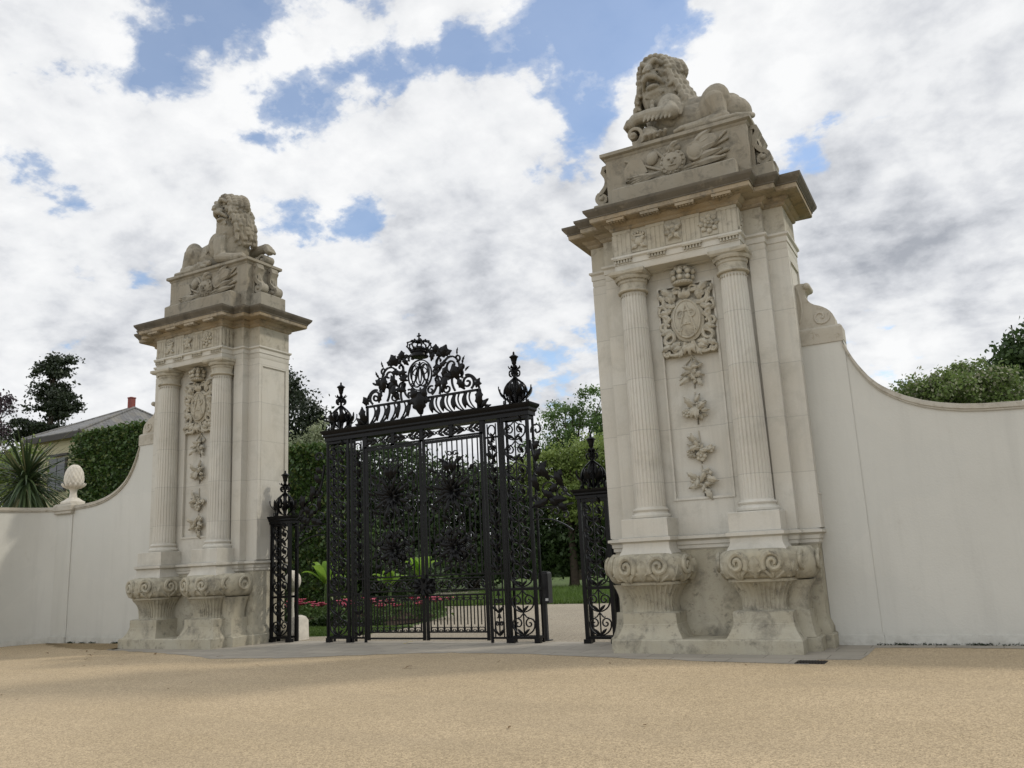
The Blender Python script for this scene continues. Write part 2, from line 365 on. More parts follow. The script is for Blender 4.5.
for px, py, wd, k in ((850,235,7,.10),(930,170,9,.05),(800,200,6,.03),(880,320,8,.03),(430,330,14,.06),(960,60,8,.08),(560,350,12,.05),(960,250,8,.06),(720,90,8,-.10),(640,80,6,-.06),(900,350,4,-.10),(1000,130,6,-.10),(60,60,10,-.07),(330,130,9,-.08),(180,280,10,.03),(240,60,6,-.05)):
    sh = mth('ADD', sh, mth('MULTIPLY', lobe(px,py,wd), k))
ccol = ramp(nt, sh, [(.30,(.80,.805,.81)),(.47,(.71,.72,.735)),(.60,(.58,.595,.625)),(.80,(.34,.36,.40))])
sc_ = nd(nt,'ShaderNodeVectorMath', operation='SCALE'); nt.links.new(sky.outputs[0], sc_.inputs[0]); sc_.inputs['Scale'].default_value=.148
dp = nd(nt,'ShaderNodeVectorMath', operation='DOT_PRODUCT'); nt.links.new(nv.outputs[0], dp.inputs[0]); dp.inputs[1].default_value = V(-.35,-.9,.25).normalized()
mr = nd(nt,'ShaderNodeMapRange', interpolation_type='SMOOTHSTEP'); nt.links.new(dp.outputs['Value'], mr.inputs[0]); mr.inputs[1].default_value=.0; mr.inputs[2].default_value=.9; mr.inputs[3].default_value=.98; mr.inputs[4].default_value=1.5  # gain added to the unseen clouds behind the camera, to brighten the facades
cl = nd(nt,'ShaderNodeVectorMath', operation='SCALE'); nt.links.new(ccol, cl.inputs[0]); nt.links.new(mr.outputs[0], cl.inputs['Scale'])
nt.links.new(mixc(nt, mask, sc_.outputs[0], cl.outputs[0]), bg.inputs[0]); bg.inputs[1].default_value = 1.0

scn.view_settings.view_transform='Standard'; scn.view_settings.look='None'; scn.view_settings.gamma=1; scn.view_settings.exposure=.3
scn.cycles.use_denoising = True
scn.cycles.max_bounces = 6

# ------------------------------------------------------------------ stone gate piers
PX = 6.206
def body_plan(front=.85):
    return [(-1.83,1.97),(-1.83,.96),(-1.49,.96),(-1.49,.77),(-1.2,.77),(-1.2,front),(1.2,front),(1.2,.77),(1.49,.77),(1.49,.96),(1.83,.96),(1.83,1.97)]
ENT = [(-1.83,1.97),(-1.83,.96),(-1.49,.96),(-1.49,.77),(-1.15,.77),(-1.15,.42),(1.15,.42),(1.15,.77),(1.49,.77),(1.49,.96),(1.83,.96),(1.83,1.97)]
def superell(cx, cy, ax, ay, z, n=48, e=5., flutes=0, fd=0.):
    out = []
    for i in range(n):
        a = 2*PI*(i+.5)/n; c, s = math.cos(a), math.sin(a)
        q = (abs(c)**e+abs(s)**e)**(-1/e); k = 1 + (fd*(max(0,math.cos(flutes*a))**2.5-.4) if flutes else 0)
        out.append((cx+ax*q*c*k, cy+ay*q*s*k, z))
    return out

def rose(mb, c, r, n=(0,-1,0)):
    n = Vector(n)
    mb.disc(Vector(c), n, r, r*.4, 12)
    for k in range(5):
        a = 2*PI*k/5
        mb.ell(Vector(c)+V(math.cos(a)*r*.75, -r*.35, math.sin(a)*r*.75), (r*.45,r*.3,r*.45), 8, 6)
    mb.ell(Vector(c)+n*r*.5, (r*.35,r*.35,r*.35), 8, 6)

def make_pier():
    pr = empty('gate_pier', (PX,0,0))
    # plinth in one slab following the breaks of the pier
    a = MB(); pl = [(-1.84,2.1),(-1.84,.86),(-1.72,.86),(-1.72,.40),(-1.52,.40),(-1.52,-.04),(1.52,-.04),(1.52,.40),(1.72,.40),(1.72,.86),(1.84,.86),(1.84,2.1)]
    a.mold(pl, [(0,0),(0,.2),(-.02,.222)])
    a.build('plinth', M['stone_base'], pr)
    # dado of the pier between and behind the pedestals
    a = MB(); bp = [(-1.745,1.97),(-1.745,.96),(-1.45,.96),(-1.45,.77),(-1.2,.77),(-1.2,.74),(1.2,.74),(1.2,.77),(1.45,.77),(1.45,.96),(1.745,.96),(1.745,1.97)]
    a.mold(bp, [(.06,.22),(.06,.30),(.02,.40),(0,.44),(0,1.64)]); a.build('dado', M['stone_base'], pr)
    a = MB(); a.mold(bp, [(.0,1.62),(.03,1.645),(.03,1.70),(.05,1.71),(.05,1.765),(.085,1.80),(.105,1.805),(.105,1.85),(.0,1.872)]); a.build('dado_cap', M['stone'], pr)
    # pedestals under the columns
    for s in (-1,1):
        cx = .923*s; cy = .64
        ped = MB()
        ped.mold(rect(cx-.575,cx+.575,.04,1.0), [(0,.22),(-.01,.235),(-.075,.34),(-.105,.42),(-.105,.44),(-.115,.45),(-.115,.62),(-.15,.635)])
        p = ped.build('pedestal', M['stone_base'], pr)
        nk = MB(); rs = []
        for k in range(15):
            t = k/14; z = .63+.45*t; h = .335 + .185*t**2.4 + .035*(1-t)**4
            rs.append(superell(cx, cy-.03, h, h*.9+.04, z, 320, 4.0, 40, .085*min(1,t*6+.1)*min(1,(1-t)*8+.2)))
        nk.rings(rs); nk.build('fluted_neck', M['stone_base'], p, 60)
        cu = MB(); rs = [superell(cx,cy-.02,.50,.52,1.075,64,2.9),superell(cx,cy-.02,.555,.56,1.08,64,2.9),superell(cx,cy-.02,.555,.56,1.12,64,2.9),superell(cx,cy-.02,.53,.54,1.13,64,2.9)]
        for k in range(13):
            t = k/12; a_ = -PI/2+PI*t; o_ = .545+.125*max(math.cos(a_),0)**.7; q = o_ if t < .72 else .45+(o_-.45)*math.cos((t-.72)/.28*PI/2)**.8
            rs.append(superell(cx,cy-.02,q,q,1.14+.45*(.5+.5*math.sin(a_)), 64, 2.9))
        cu.rings(rs)
        # scrolls and gadroon leaves carved round the cushion
        def on(ang, z, out=0.):
            c_, s_ = math.cos(ang), math.sin(ang); q = (abs(c_)**2.9+abs(s_)**2.9)**(-1/2.9); t = (z-1.14)/.45; t=min(max(t,0),1)
            o_ = .545+.125*max(math.cos(math.asin(2*t-1)),0)**.7+out
            return V(cx+o_*q*c_, cy-.02+o_*q*s_, z)
        for b in range(4):
            base = -PI/2+b*PI/2
            for sg in (-1,1):
                pts = [on(base+sg*(.40+.46*x), 1.37+.36*z*1.,.012) for x, z in spiral(0,0,.50,.04,215,-420,28)]
                cu.tube(pts, .05, 7, .03)
                pts = [on(base+sg*(.02+.62*t), 1.2+.07*math.sin(t*PI*2.2)) for t in [i/10 for i in range(11)]]
                cu.tube(pts, .042, 6, .024)
            o0 = on(base,1.24,-.03); nn = V(math.cos(base),math.sin(base),0)
            cu.leaf(o0-V(0,0,.10), (0,0,1), nn, .34, .24, .18, .15, 3, .3)
            for sg in (-.95,-.5,.5,.95):
                an = base+sg*.8; o1 = on(an,1.22,-.05); cu.leaf(o1-V(0,0,.08),(math.sin(-an)*.35*sg,math.cos(an)*.35*sg,1),V(math.cos(an),math.sin(an),0),.3,.16,.2,.1,0,.3)
        cu.build('scrolled_cushion', M['stone_base'], p, 45)
        cp_ = MB(); cp_.mold(rect(cx-.40,cx+.40,.25,1.0), [(.07,1.54),(.055,1.60),(.02,1.66),(.01,1.72),(.01,1.765),(.03,1.79),(.055,1.80),(.058,1.855),(.0,1.868)])
        cp_.build('pedestal_cap', M['stone'], p)
        # the set-back half pedestal under the pilaster
        hp = MB(); hx = 1.40*s
        hp.mold(rect(hx-.25,hx+.22,.44,1.0), [(.04,.22),(.0,.34),(-.02,.45),(-.03,.62)])
        rs = [superell(hx-.03*s,.72,.2+.1*(k/8)**2.5,.24+.1*(k/8)**2.5,.61+.47*k/8,64,4,20,.02) for k in range(9)]; hp.rings(rs)
        rs = []
        for k in range(11):
            t=k/10; o_=.30+.11*math.sin(PI*t)**.7; rs.append(superell(hx-.05*s,.72,o_,o_+.03,1.1+.5*t,32,3.5))
        hp.rings(rs)
        for sg in (-1,1):
            hp.tube([(hx-.05*s+.43*s, .66+x*.55, 1.36+z*.55) for x, z in spiral(0,0,.3,.05,90,90+sg*420,18)], .032, 6, .02)
            hp.tube([(hx-.05*s+x*.5, .27, 1.36+z*.5) for x, z in spiral(.0,0,.28,.05,90,90+sg*400,18)], .032, 6, .02)
        hp.build('pilaster_pedestal', M['stone_base'], pr, 50)
    # shaft of the pier with its pilasters; recessed panel between the columns
    a = MB(); core = [(-1.81,1.97),(-1.81,.96),(-1.49,.96),(-1.49,.77),(-1.2,.77),(-1.2,.89),(1.2,.89),(1.2,.77),(1.49,.77),(1.49,.96),(1.81,.96),(1.81,1.97)]
    a.mold(core, [(0,1.87),(0,6.67)])
    for x0,x1,z0,z1 in ((-1.2,-.50,1.87,6.67),(.50,1.2,1.87,6.67),(-.5,.5,1.87,2.5),(-.5,.5,6.33,6.67)): a.box(x0+.001,x1-.001,.835,.893,z0,z1)
    for s in (-1,1):
        for y0,y1,z0,z1 in ((.962,1.05,1.88,6.668),(1.88,1.968,1.88,6.668),(1.052,1.878,1.88,2.42),(1.052,1.878,6.5,6.668)):
            a.box(min(1.79*s,1.832*s),max(1.79*s,1.832*s),y0,y1,z0,z1)
        for y0,y1,z0,z1 in ((1.05,1.075,2.445,6.475),(1.855,1.88,2.445,6.475),(1.05,1.88,2.42,2.445),(1.05,1.88,6.475,6.5)):
            a.box(min(1.79*s,1.84*s),max(1.79*s,1.84*s),y0,y1,z0,z1)
    # narrow step of the pilasters seen beside the columns
    a.build('shaft', M['stone'], pr)
    a = MB()
    for x0,x1,z0,z1 in ((-.535,-.495,2.465,6.36),(.495,.535,2.465,6.36),(-.495,.495,2.465,2.505),(-.495,.495,6.32,6.36)): a.box(x0,x1,.815,.86,z0,z1)
    a.build('panel_frame', M['stone'], pr)
    # fluted columns
    for s in (-1,1):
        cx, cy = .923*s, .66
        c = MB(); rs = []; n = 96; NF = 24
        for k in range(13):
            t = k/12; z = 2.36+(6.30-2.36)*t; r = .272-.050*t**1.3
            fl = .016*(1 if .01 < t < .985 else 0)
            rs.append([(cx+(r-fl*max(0,math.cos(NF*2*PI*i/n))**.6)*math.cos(2*PI*i/n), cy+(r-fl*max(0,math.cos(NF*2*PI*i/n))**.6)*math.sin(2*PI*i/n), z) for i in range(n)])
        c.rings(rs); p = c.build('column', M['stone'], pr, 28)
        b = MB(); b.mold(rect(cx-.41,cx+.41,.25,.85), [(0,1.86),(0,2.17),(-.01,2.18)])
        b.lathe([(.325,2.18),(.345,2.20),(.345,2.235),(.325,2.26),(.30,2.275),(.295,2.295),(.31,2.31),(.315,2.33),(.305,2.35),(.28,2.36),(.272,2.38)], (cx,cy,0), 40)
        b.build('column_base', M['stone'], p)
        k = MB(); k.lathe([(.246,6.28),(.275,6.29),(.285,6.31),(.275,6.33),(.250,6.34),(.248,6.45),(.262,6.46),(.27,6.475),(.262,6.668),(.30,6.52),(.325,6.56),(.33,6.58)], (cx,cy,0), 40)
        for i in range(24):
            an=2*PI*i/24; k.ell((cx+.232*math.cos(an),cy+.232*math.sin(an),6.225),(.012,.012,.02),6,5)
        for i in range(8):
            an=2*PI*i/8+.2; d=V(math.cos(an),math.sin(an),0); k.disc(V(cx,cy,6.395)+d*.222,d,.042,.02,10)
        for i in range(20):
            an=2*PI*i/20; d=V(math.cos(an),math.sin(an),0); k.leaf(V(cx,cy,6.48)+d*.235,d*.5+V(0,0,1),d,.1,.075,.15,.1,0,.3,5)
        k.mold(rect(cx-.31,cx+.31,cy-.31,cy+.31), [(-.01,6.585),(.0,6.60),(.022,6.615),(.025,6.62),(.025,6.674),(.0,6.68)])
        k.build('capital', M['stone_carved'], p)
    # entablature
    a = MB(); a.mold(ENT, [(-.3,6.655),(-.3,6.672),(-.012,6.675),(0,6.702),(0,6.80),(.015,6.803),(.015,6.90),(.035,6.915),(.05,6.93),(.05,6.965),(0,6.975)]); 
    for s in (-1,1): pass
    a.build('architrave', M['stone'], pr)
    a = MB(); a.mold(ENT, [(-.005,6.97),(-.005,7.46)]); fr = a.build('frieze', M['stone_carved'], pr)
    for i in range(4):
        t = MB(); x = -.975+i*.65
        for q in range(4): t.box(x-.16+q*.084, x-.16+q*.084+.064, .402, .43, 6.98, 7.40)
        t.box(x-.175,x+.175,.395,.43,7.40,7.455); t.box(x-.17,x+.17,.409,.43,6.975,7.40)
        t.box(x-.175,x+.175,.35,.40,6.885,6.92)
        for q in range(6): t.lathe([(.019,6.825),(.013,6.886)], (x-.14+q*.056,.37,0), 8)
        t.build('triglyph', M['stone_carved'], fr)
    for s in (-1,1):
        t = MB()
        for q in range(3): t.box(min(s*1.14,s*1.175),max(s*1.14,s*1.175),.43+q*.105,.43+q*.105+.065,6.98,7.4)
        for q in range(4): t.box(min(s*1.14,s*1.19),max(s*1.14,s*1.19),.43+q*.085,.43+q*.085+.05,7.0+.1*q,7.05+.1*q)
        t.build('triglyph', M['stone_carved'], fr)
    for i in range(3):
        t = MB(); x = -.65+i*.65; z = 7.22; y = .41
        t.box(x-.15,x+.15,.412,.43,7.0,7.43)
        if i == 0:      # crowned thistle
            t.box(x-.1,x+.1,y-.03,y+.01,z+.06,z+.10); t.ell((x,y,z-.03),(.09,.05,.09),10,8)
            for q in range(5): t.ell((x-.1+.05*q,y-.02,z+.14-.02*abs(q-2)),(.025,.025,.035),8,6)
            for sg in (-1,1): t.leaf((x,y,z-.08),(sg*.8,0,-.45),(0,-1,0),.17,.09,.2,.2,2); t.leaf((x,y,z),(sg,0,.3),(0,-1,0),.14,.07,.2,.2)
        elif i == 1:    # winged figure of leaves
            for q, (dx,dz,L) in enumerate(((-.7,.7,.2),(.8,.5,.2),(-.9,-.2,.16),(.6,-.8,.2),(-.5,-.9,.18),(0,1,.18))): t.leaf((x,y,z),(dx,0,dz),(0,-1,0),L,.1,.25,.2,2)
            t.ell((x,y-.02,z),(.05,.05,.07),10,8)
        else:           # rose
            rose(t,(x,y,z),.085)
            for q in range(8):
                an = 2*PI*q/8; t.leaf((x+.07*math.cos(an),y,z+.07*math.sin(an)),(math.cos(an),0,math.sin(an)),(0,-1,0),.12,.09,.2,.1)
        t.build('metope_carving', M['stone_carved'], fr, 50)
    a = MB(); a.mold(ENT, [(-.0,7.455),(.03,7.47),(.045,7.49),(.045,7.52),(.09,7.545),(.12,7.58),(.12,7.60),(.30,7.612),(.30,7.625),(.315,7.625),(.32,7.70),(.30,7.72)])
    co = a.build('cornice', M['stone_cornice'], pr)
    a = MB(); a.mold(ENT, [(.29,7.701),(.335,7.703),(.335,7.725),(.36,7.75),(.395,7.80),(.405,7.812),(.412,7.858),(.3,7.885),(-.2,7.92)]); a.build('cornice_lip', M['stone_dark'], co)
    for i in range(4):
        t = MB(); x = -.975+i*.65; t.box(x-.17,x+.17,.115,.29,7.565,7.612)
        for q in range(6):
            for w_ in range(2): t.lathe([(.02,7.545),(.016,7.566)], (x-.14+q*.056,.15+w_*.07,0), 8)
        t.build('mutule', M['stone_cornice'], co)
    # attic carrying the lion
    a = MB()
    a.mold(rect(-1.38,1.38,.95,2.0), [(0,7.9),(0,9.2)])
    a.mold(rect(-1.18,1.18,.62,1.2), [(0,7.9),(0,8.40),(-.05,8.44),(-.10,8.45)])
    for s in (-1,1):
        a.mold(rect(min(s*1.3,s*1.74),max(s*1.3,s*1.74),1.08,1.92), [(0,7.9),(0,8.38),(-.02,8.40)])
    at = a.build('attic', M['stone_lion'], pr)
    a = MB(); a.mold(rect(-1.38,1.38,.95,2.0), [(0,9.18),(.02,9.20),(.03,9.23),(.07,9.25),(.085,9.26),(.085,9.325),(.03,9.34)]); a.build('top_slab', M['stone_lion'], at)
    for s in (-1,1):
        for y in (1.24,1.74):
            c = MB(); pts = [(s*x, y, z) for x, z in [(1.40,9.17),(1.50,9.16),(1.53,9.08),(1.46,8.95),(1.45,8.82),(1.52,8.72),(1.62,8.62)]+spiral(1.575,8.53,.12,.03,60,-420,20)]
            c.strap(pts,(0,1,0),.045,.11,.03); c.box(min(s*1.37,s*1.44),max(s*1.37,s*1.44),y-.1,y+.1,8.41,9.17)
            c.cap((s*1.575,y-.09,8.53),(s*1.575,y+.09,8.53),.06,.06,10); c.leaf((s*1.44,y,9.05),(s*.1,0,-1),(s,0,0),.4,.16,.15,.2,3)
            c.build('console', M['stone_lion'], at, 45)
    # trophy of arms on the front
    t = MB(); y = .945
    t.box(-1.1,1.02,y-.02,y+.02,8.45,8.50)
    t.disc((-.02,y,8.78),(0,-1,0),.25,.08,28); t.disc((-.02,y-.06,8.78),(0,-1,0),.19,.05,28)
    for q in (-.06,.06): t.ell((-.02+q,y-.13,8.83),(.03,.025,.022),8,6)
    t.ell((-.02,y-.14,8.77),(.025,.035,.045),8,6); t.cap((-.08,y-.12,8.70),(.04,y-.12,8.70),.015,.015,8)
    for k in range(14):
        an = 2*PI*k/14; t.ell((-.02+.215*math.cos(an),y-.09,8.78+.215*math.sin(an)),(.025,.02,.025),6,5)
    t.ell((-.0,y-.03,9.06),(.15,.09,.1),12,8); t.leaf((-.12,y,9.02),(.9,0,.5),(0,-1,0),.32,.1,.4,.1)
    for (x0,z0,x1,z1,r) in ((-.95,9.06,-.12,8.62,.03),(-.35,9.12,-.05,8.75,.035),(-1.02,8.56,.1,8.56,.025),(.1,8.6,1.0,8.76,.04),(.1,8.55,.95,8.66,.03),(.35,8.78,1.02,8.98,.03),(.5,8.75,1.0,9.12,.025)): t.cap((x0,y-.02,z0),(x1,y-.02,z1),r,r,8)
    # banner, drums and flags
    t.add([(x,y-d,z) for d in (.0,.06) for x,z in ((-.98,8.62),(-.52,8.72),(-.62,9.0),(-.86,9.06),(-1.0,8.86))], [(0,1,2,3,4),(9,8,7,6,5),(0,5,6,1),(1,6,7,2),(2,7,8,3),(3,8,9,4),(4,9,5,0)])
    t.ell((-.42,y-.02,8.98),(.12,.08,.15),12,8,Matrix.Rotation(.5,3,'Y'))
    t.disc((.42,y,8.88),(0,-1,0),.17,.09,18,1,1.2); t.disc((.42,y-.06,8.88),(0,-1,0),.12,.04,18,1,1.2)
    t.disc((.68,y,9.02),(0,-1,0),.15,.09,18,1.25,.9)
    for q in range(5): t.leaf((.32,y,8.62+.1*q),(.95,0,.12*q),(0,-1,0),.66-.04*q,.13,.13,.1,0)
    for q in range(4): t.leaf((-.2,y,8.6+.03*q),(-.95,0,.1-.13*q),(0,-1,0),.75,.1,.12,.1,0)
    t.build('trophy_relief', M['stone_lion'], at, 45)
    # cartouche with a royal cipher
    y = .89
    c = MB(); c.box(-.485,.485,.86,.893,5.02,6.30)
    c.disc((0,.86,5.68),(0,-1,0),.31,.07,36,1.0,1.35); c.disc((0,.80,5.68),(0,-1,0),.225,.05,36,1.0,1.45)
    c.tube([(.24*math.cos(2*PI*k/36),.765,5.68+.345*math.sin(2*PI*k/36)) for k in range(37)],.022,6)
    for s in (-1,1):
        for (cx,cz,r0,a0,a1,rt) in ((.27,6.10,.16,-120,330,.045),(.41,5.86,.14,150,-220,.038),(.38,5.36,.16,60,420,.042),(.22,5.14,.11,120,-260,.036),(.43,5.60,.08,-90,300,.034),(.41,5.10,.085,90,-300,.034),(.13,6.22,.09,0,300,.03),(.31,5.93,.08,20,340,.03),(.30,5.22,.07,0,-300,.03),(.43,6.2,.07,40,-300,.03)):
            c.tube([(s*x,.79,z) for x,z in spiral(cx,cz,r0,.02,a0,a1,20)], rt, 6, rt*.55)
        for p in (((.10,6.2),(.50,6.25),(.46,5.95),(.30,5.84)),((.30,5.45),(.52,5.40),(.48,5.2),(.2,5.18)),((.06,5.25),(.12,5.08),(.22,5.0),(.38,5.07)),((.28,5.9),(.46,5.82),(.44,5.66),(.33,5.6)),((.3,5.75),(.46,5.62),(.44,5.5),(.3,5.42))):
            c.tube([(s*x,.79,z) for x,z in bez(*p,12)],.045,6,.028)
        for (ox,oz,dx,dz,L) in ((.2,6.12,.8,.6,.30),(.34,5.95,.9,.2,.18),(.36,5.5,.9,-.3,.16),(.3,5.25,.9,-.5,.24),(.1,5.15,.6,-.9,.2),(.2,6.0,.9,.8,.24),(.24,5.98,.2,1,.26),(.30,5.72,.9,.5,.2),(.30,5.55,.9,-.6,.2),(.2,5.3,.7,-.8,.22),(.36,5.15,.7,-.7,.16),(.38,6.05,.6,.8,.2),(.28,5.85,1,.0,.22),(.12,5.2,.9,-.4,.22)): c.leaf((s*ox,.83,oz),(s*dx,0,dz),(0,-1,0),L,L*.55,.35,.3,3)
    for dx in (-.5,0,.5): c.leaf((0,.83,6.02),(dx,0,1),(0,-1,0),.24,.13,.4,.3,2); c.leaf((0,.83,5.25),(dx,0,-1),(0,-1,0),.24,.13,.4,.3,2)
    ca = c.build('cartouche', M['stone_carved'], pr, 50)
    k = MB(); yy = .742
    # interlaced A and R reversed upon one another
    for s in (-1,1):
        k.tube([(s*x,yy,z) for x,z in bez((0,5.97),(.05,5.82),(.10,5.62),(.15,5.46),10)],.02,6)
        k.tube([(s*x,yy-.006,z) for x,z in spiral(.09,5.76,.09,.02,90,-300,16)],.014,6)
        k.tube([(s*x,yy+.004,z) for x,z in bez((-.04,5.62),(.1,5.6),(.16,5.5),(.12,5.38),8)],.014,6)
        k.tube([(s*x,yy,z) for x,z in spiral(.13,5.48,.055,.02,-90,270,12)],.012,6)
    k.tube([(-.13,yy,5.83),(.13,yy,5.83)],.014,6); k.tube([(-.1,yy,5.58),(.1,yy,5.58)],.014,6)
    k.build('cipher', M['stone_carved'], ca, 50)
    k = MB(); cz = 6.37; cy = .74
    k.lathe([(.16,cz-.06),(.175,cz-.055),(.175,cz-.0),(.16,cz+.0)],(0,cy,0),20,1,.85)
    k.ell((0,cy,cz+.08),(.15,.13,.12),14,9)
    for i in range(5):
        an = PI+PI*i/4; cx_, cy_ = .165*math.cos(an), .15*math.sin(an)
        k.ell((cx_*1.1,cy+cy_*1.1,cz+.05),(.05,.045,.05),8,6); k.ell((cx_*1.15,cy+cy_*1.15,cz+.15),(.055,.05,.055),8,6); k.ell((cx_*.7,cy+cy_*.7,cz+.22),(.055,.05,.05),8,6)
    for i in range(11):
        an = PI+PI*i/10; k.ell((.178*math.cos(an),cy+.155*math.sin(an),cz-.03),(.02,.02,.02),6,5)
    k.ell((0,cy,cz+.24),(.05,.05,.05),8,6)
    k.build('crown', M['stone_carved'], ca, 50)
    # four falling bunches of leaves and roses
    for i, z0 in enumerate((4.70,4.05,3.36,2.75)):
        d = MB(); y = .885
        dr = random.Random(40+i); y = .888
        if i == 0:
            for s in (-1,1): d.tube([(s*x,y-.02,z) for x,z in bez((0,5.02),(.02,4.95),(.1,4.9),(.15,4.84),6)],.016,6)
        for q in range(15):
            an = R((-90,20,60,-90)[i]+dr.uniform(-150,150) if q > 5 else (-90 if i != 2 else 90)+(q-2.5)*46)
            L = dr.uniform(.15,.27); o_ = (dr.uniform(-.07,.07), y-(.05 if q > 8 else 0), z0+dr.uniform(-.10,.10))
            d.leaf(o_,(math.cos(an),-.15*(q>8),math.sin(an)),(dr.uniform(-.3,.3),-1,dr.uniform(-.2,.2)),L,L*.5,.35,.45,3,.3,9)
        for (rx_,rz_,rr_) in (((0,.02,.05),),((-.18,-.07,.07),(.06,.05,.06)),((.02,-.16,.085),(.19,-.04,.065),(-.18,-.08,.055)),((.09,.15,.085),(-.14,.06,.07)))[i]: rose(d,(rx_,y-.06,z0+rz_),rr_)
        for q in range(7): d.ell((dr.uniform(-.12,.12),y-.07,z0+dr.uniform(-.16,.12)),(.028,.03,.028),8,6)
        for q in range(3): d.tube([(-.01,y-.01,z0+.3-.02*q),(.015,y-.02,z0),(0,y-.01,z0-.28)],.012,5)
        d.build('leaf_drop', M['stone_carved'], pr, 50)
    return pr
pierA = make_pier()
tag(pierA, 'tall weathered stone pier in front of the plain wall on the right of the gate', 'gate pier', 'stone gate piers')
pierB = copy_tree(pierA); pierB.location = (-PX,0,0)
tag(pierB, 'smaller looking stone pier joined to the wall with the pineapple finial', 'gate pier', 'stone gate piers')

# ------------------------------------------------------------------ lions
def make_lion(mirror, near_up, face, name_loc, label):
    a = MB(); hc = V(-.33,-.14,1.65 if near_up else 1.74)
    E = a.ell; K = a.cap
    K((.1,.02,.44),(.98,.02,.42),.38,.35,20); K((-.1,0,.72),(1.0,.02,.58),.29,.24,20); E((-.12,0,.6),(.42,.38,.55),20,14)
    E((-.36,.04,.70),(.30,.32,.38),18,12)
    for s in (-1,1):
        E((.78,s*.27,.55),(.30,.2,.40),18,12,Matrix.Rotation(.25,3,'Y')); K((.80,s*.33,.55),(.92,s*.42,.16),.22,.12)
        K((.95,s*.42,.14),(.5,s*.44,.11),.13,.105); K((.5,s*.44,.1),(.16,s*.46,.09),.105,.10)
        for q in range(4): K((.2,s*(.37+.058*q),.09),(.06,s*(.37+.06*q),.06),.05,.045,8)
        E((-.08,s*.30,.66),(.26,.18,.36),16,11)
        for q in range(5): K((-.1+.07*q,s*.37,.86-.05*q),(-.16+.08*q,s*.43,.70-.06*q),.05,.03,8)
    E((1.04,.04,.37),(.36,.36,.35),20,14)
    a.tube([(1.33,.1,.32),(1.42,-.12,.18),(1.38,-.36,.09),(1.2,-.5,.07),(.9,-.53,.06),(.72,-.5,.07)],.06,10,.045); E((.68,-.5,.08),(.13,.06,.07))
    fx = 0 if near_up else -.36       # the left lion reaches further forward
    T = lambda p: (p[0]+fx*min(1,max(0,(.1-p[0])/.5)),p[1],p[2])
    KT = lambda p, q, *r: K(T(p),T(q),*r)
    ET = lambda p, *r: E(T(p),*r)
    if not near_up: E((-.42,.04,.55),(.34,.36,.50),18,12)
    def down(s):
        KT((-.12,s*.36,.68),(-.16,s*.42,.34),.20,.16); KT((-.14,s*.42,.25),(-.5,s*.43,.13),.15,.12); KT((-.5,s*.43,.12),(-.74,s*.43,.1),.125,.12)
        for q in range(4): KT((-.74,s*(.32+.065*q),.1),(-.86,s*(.31+.07*q),.065),.055,.05,8)
    def up_(s):
        KT((-.10,s*.34,.68),(-.02,s*.46,.54),.19,.16); KT((-.0,s*.46,.53),(-.42,s*.47,.60),.15,.125); KT((-.42,s*.47,.60),(-.74,s*.44,.60),.125,.12)
        KT((-.72,s*.44,.60),(-.82,s*.43,.54),.125,.115); ET((-.84,s*.43,.50),(.11,.15,.12))
        for q in range(4): KT((-.86,s*(.325+.07*q),.54),(-.93,s*(.325+.07*q),.44),.05,.042,8)
        for q in range(7): KT((.02-.085*q,s*.54,.47+.01*q),(-.03-.085*q,s*.57,.38+.01*q),.045,.022,8)
        # scroll of cloth under the paw
        a.strap([T((x,s*.42,z)) for x,z in spiral(-.76,.22,.20,.03,-100,330,28)],(0,1,0),.04,.17,.022)
        a.strap([T((x,s*.42,z)) for x,z in bez((-.8,.03),(-.5,.0),(-.55,.36),(-.25,.08),12)],(0,1,0),.05,.17)
        a.cap(T((-.76,s*.42-.15,.22)),T((-.76,s*.42+.15,.22)),.06,.06); ET((-.5,s*.40,.2),(.2,.15,.2))
        for q in range(5): KT((-.6+.1*q,s*.42,.03),(-.52+.1*q,s*.60,.13),.05,.04,8)
    if near_up: up_(-1); down(1)
    else: down(-1); up_(1)
    if not near_up:      # end of the tail tucked by the near side
        for q in range(5): E((.45-.12*q,-.5,.14+.03*(q%2)),(.085,.07,.08))
    # head in its own frame: s to the side, f forward, u up (origin between the eyes, inside the skull)
    f = Vector(face).normalized(); u = (V(0,0,1)-f*f.z).normalized(); s_ = f.cross(u).normalized()
    rot = Matrix((s_,f,u)).transposed()
    P = lambda s,ff,uu: hc+s_*s+f*ff+u*uu
    def e(s,ff,uu,rs,rf,ru,n=14,m=10): E(P(s,ff,uu),(rs,rf,ru),n,m,rot)
    k = lambda A,B,r0,r1,n=10: K(P(*A),P(*B),r0,r1,n)
    e(0,-.08,.02,.27,.25,.28,20,14); e(0,.12,.15,.19,.11,.10)
    e(0,.08,-.18,.21,.15,.20); k((0,.19,.10),(0,.40,-.06),.07,.085)           # forehead, cheeks, bridge
    e(0,.30,-.15,.15,.14,.095); e(0,.43,-.07,.09,.055,.06)                     # muzzle, nose
    for s in (-1,1):
        e(s*.05,.46,-.10,.04,.03,.03)
        k((s*.035,.29,.075),(s*.13,.295,.125),.05,.058); k((s*.13,.27,.13),(s*.25,.14,.03),.055,.045)   # brows
        e(s*.115,.20,.02,.06,.05,.045); k((s*.07,.25,-.045),(s*.19,.18,-.06),.025,.025)         # eyes and lower lids
        k((s*.02,.41,-.18),(s*.12,.36,-.225),.06,.06); k((s*.12,.36,-.225),(s*.21,.22,-.345),.055,.04)   # drooping lips
        e(s*.18,.13,-.11,.08,.10,.11); k((s*.235,.10,-.1),(s*.21,.10,-.45),.055,.05)
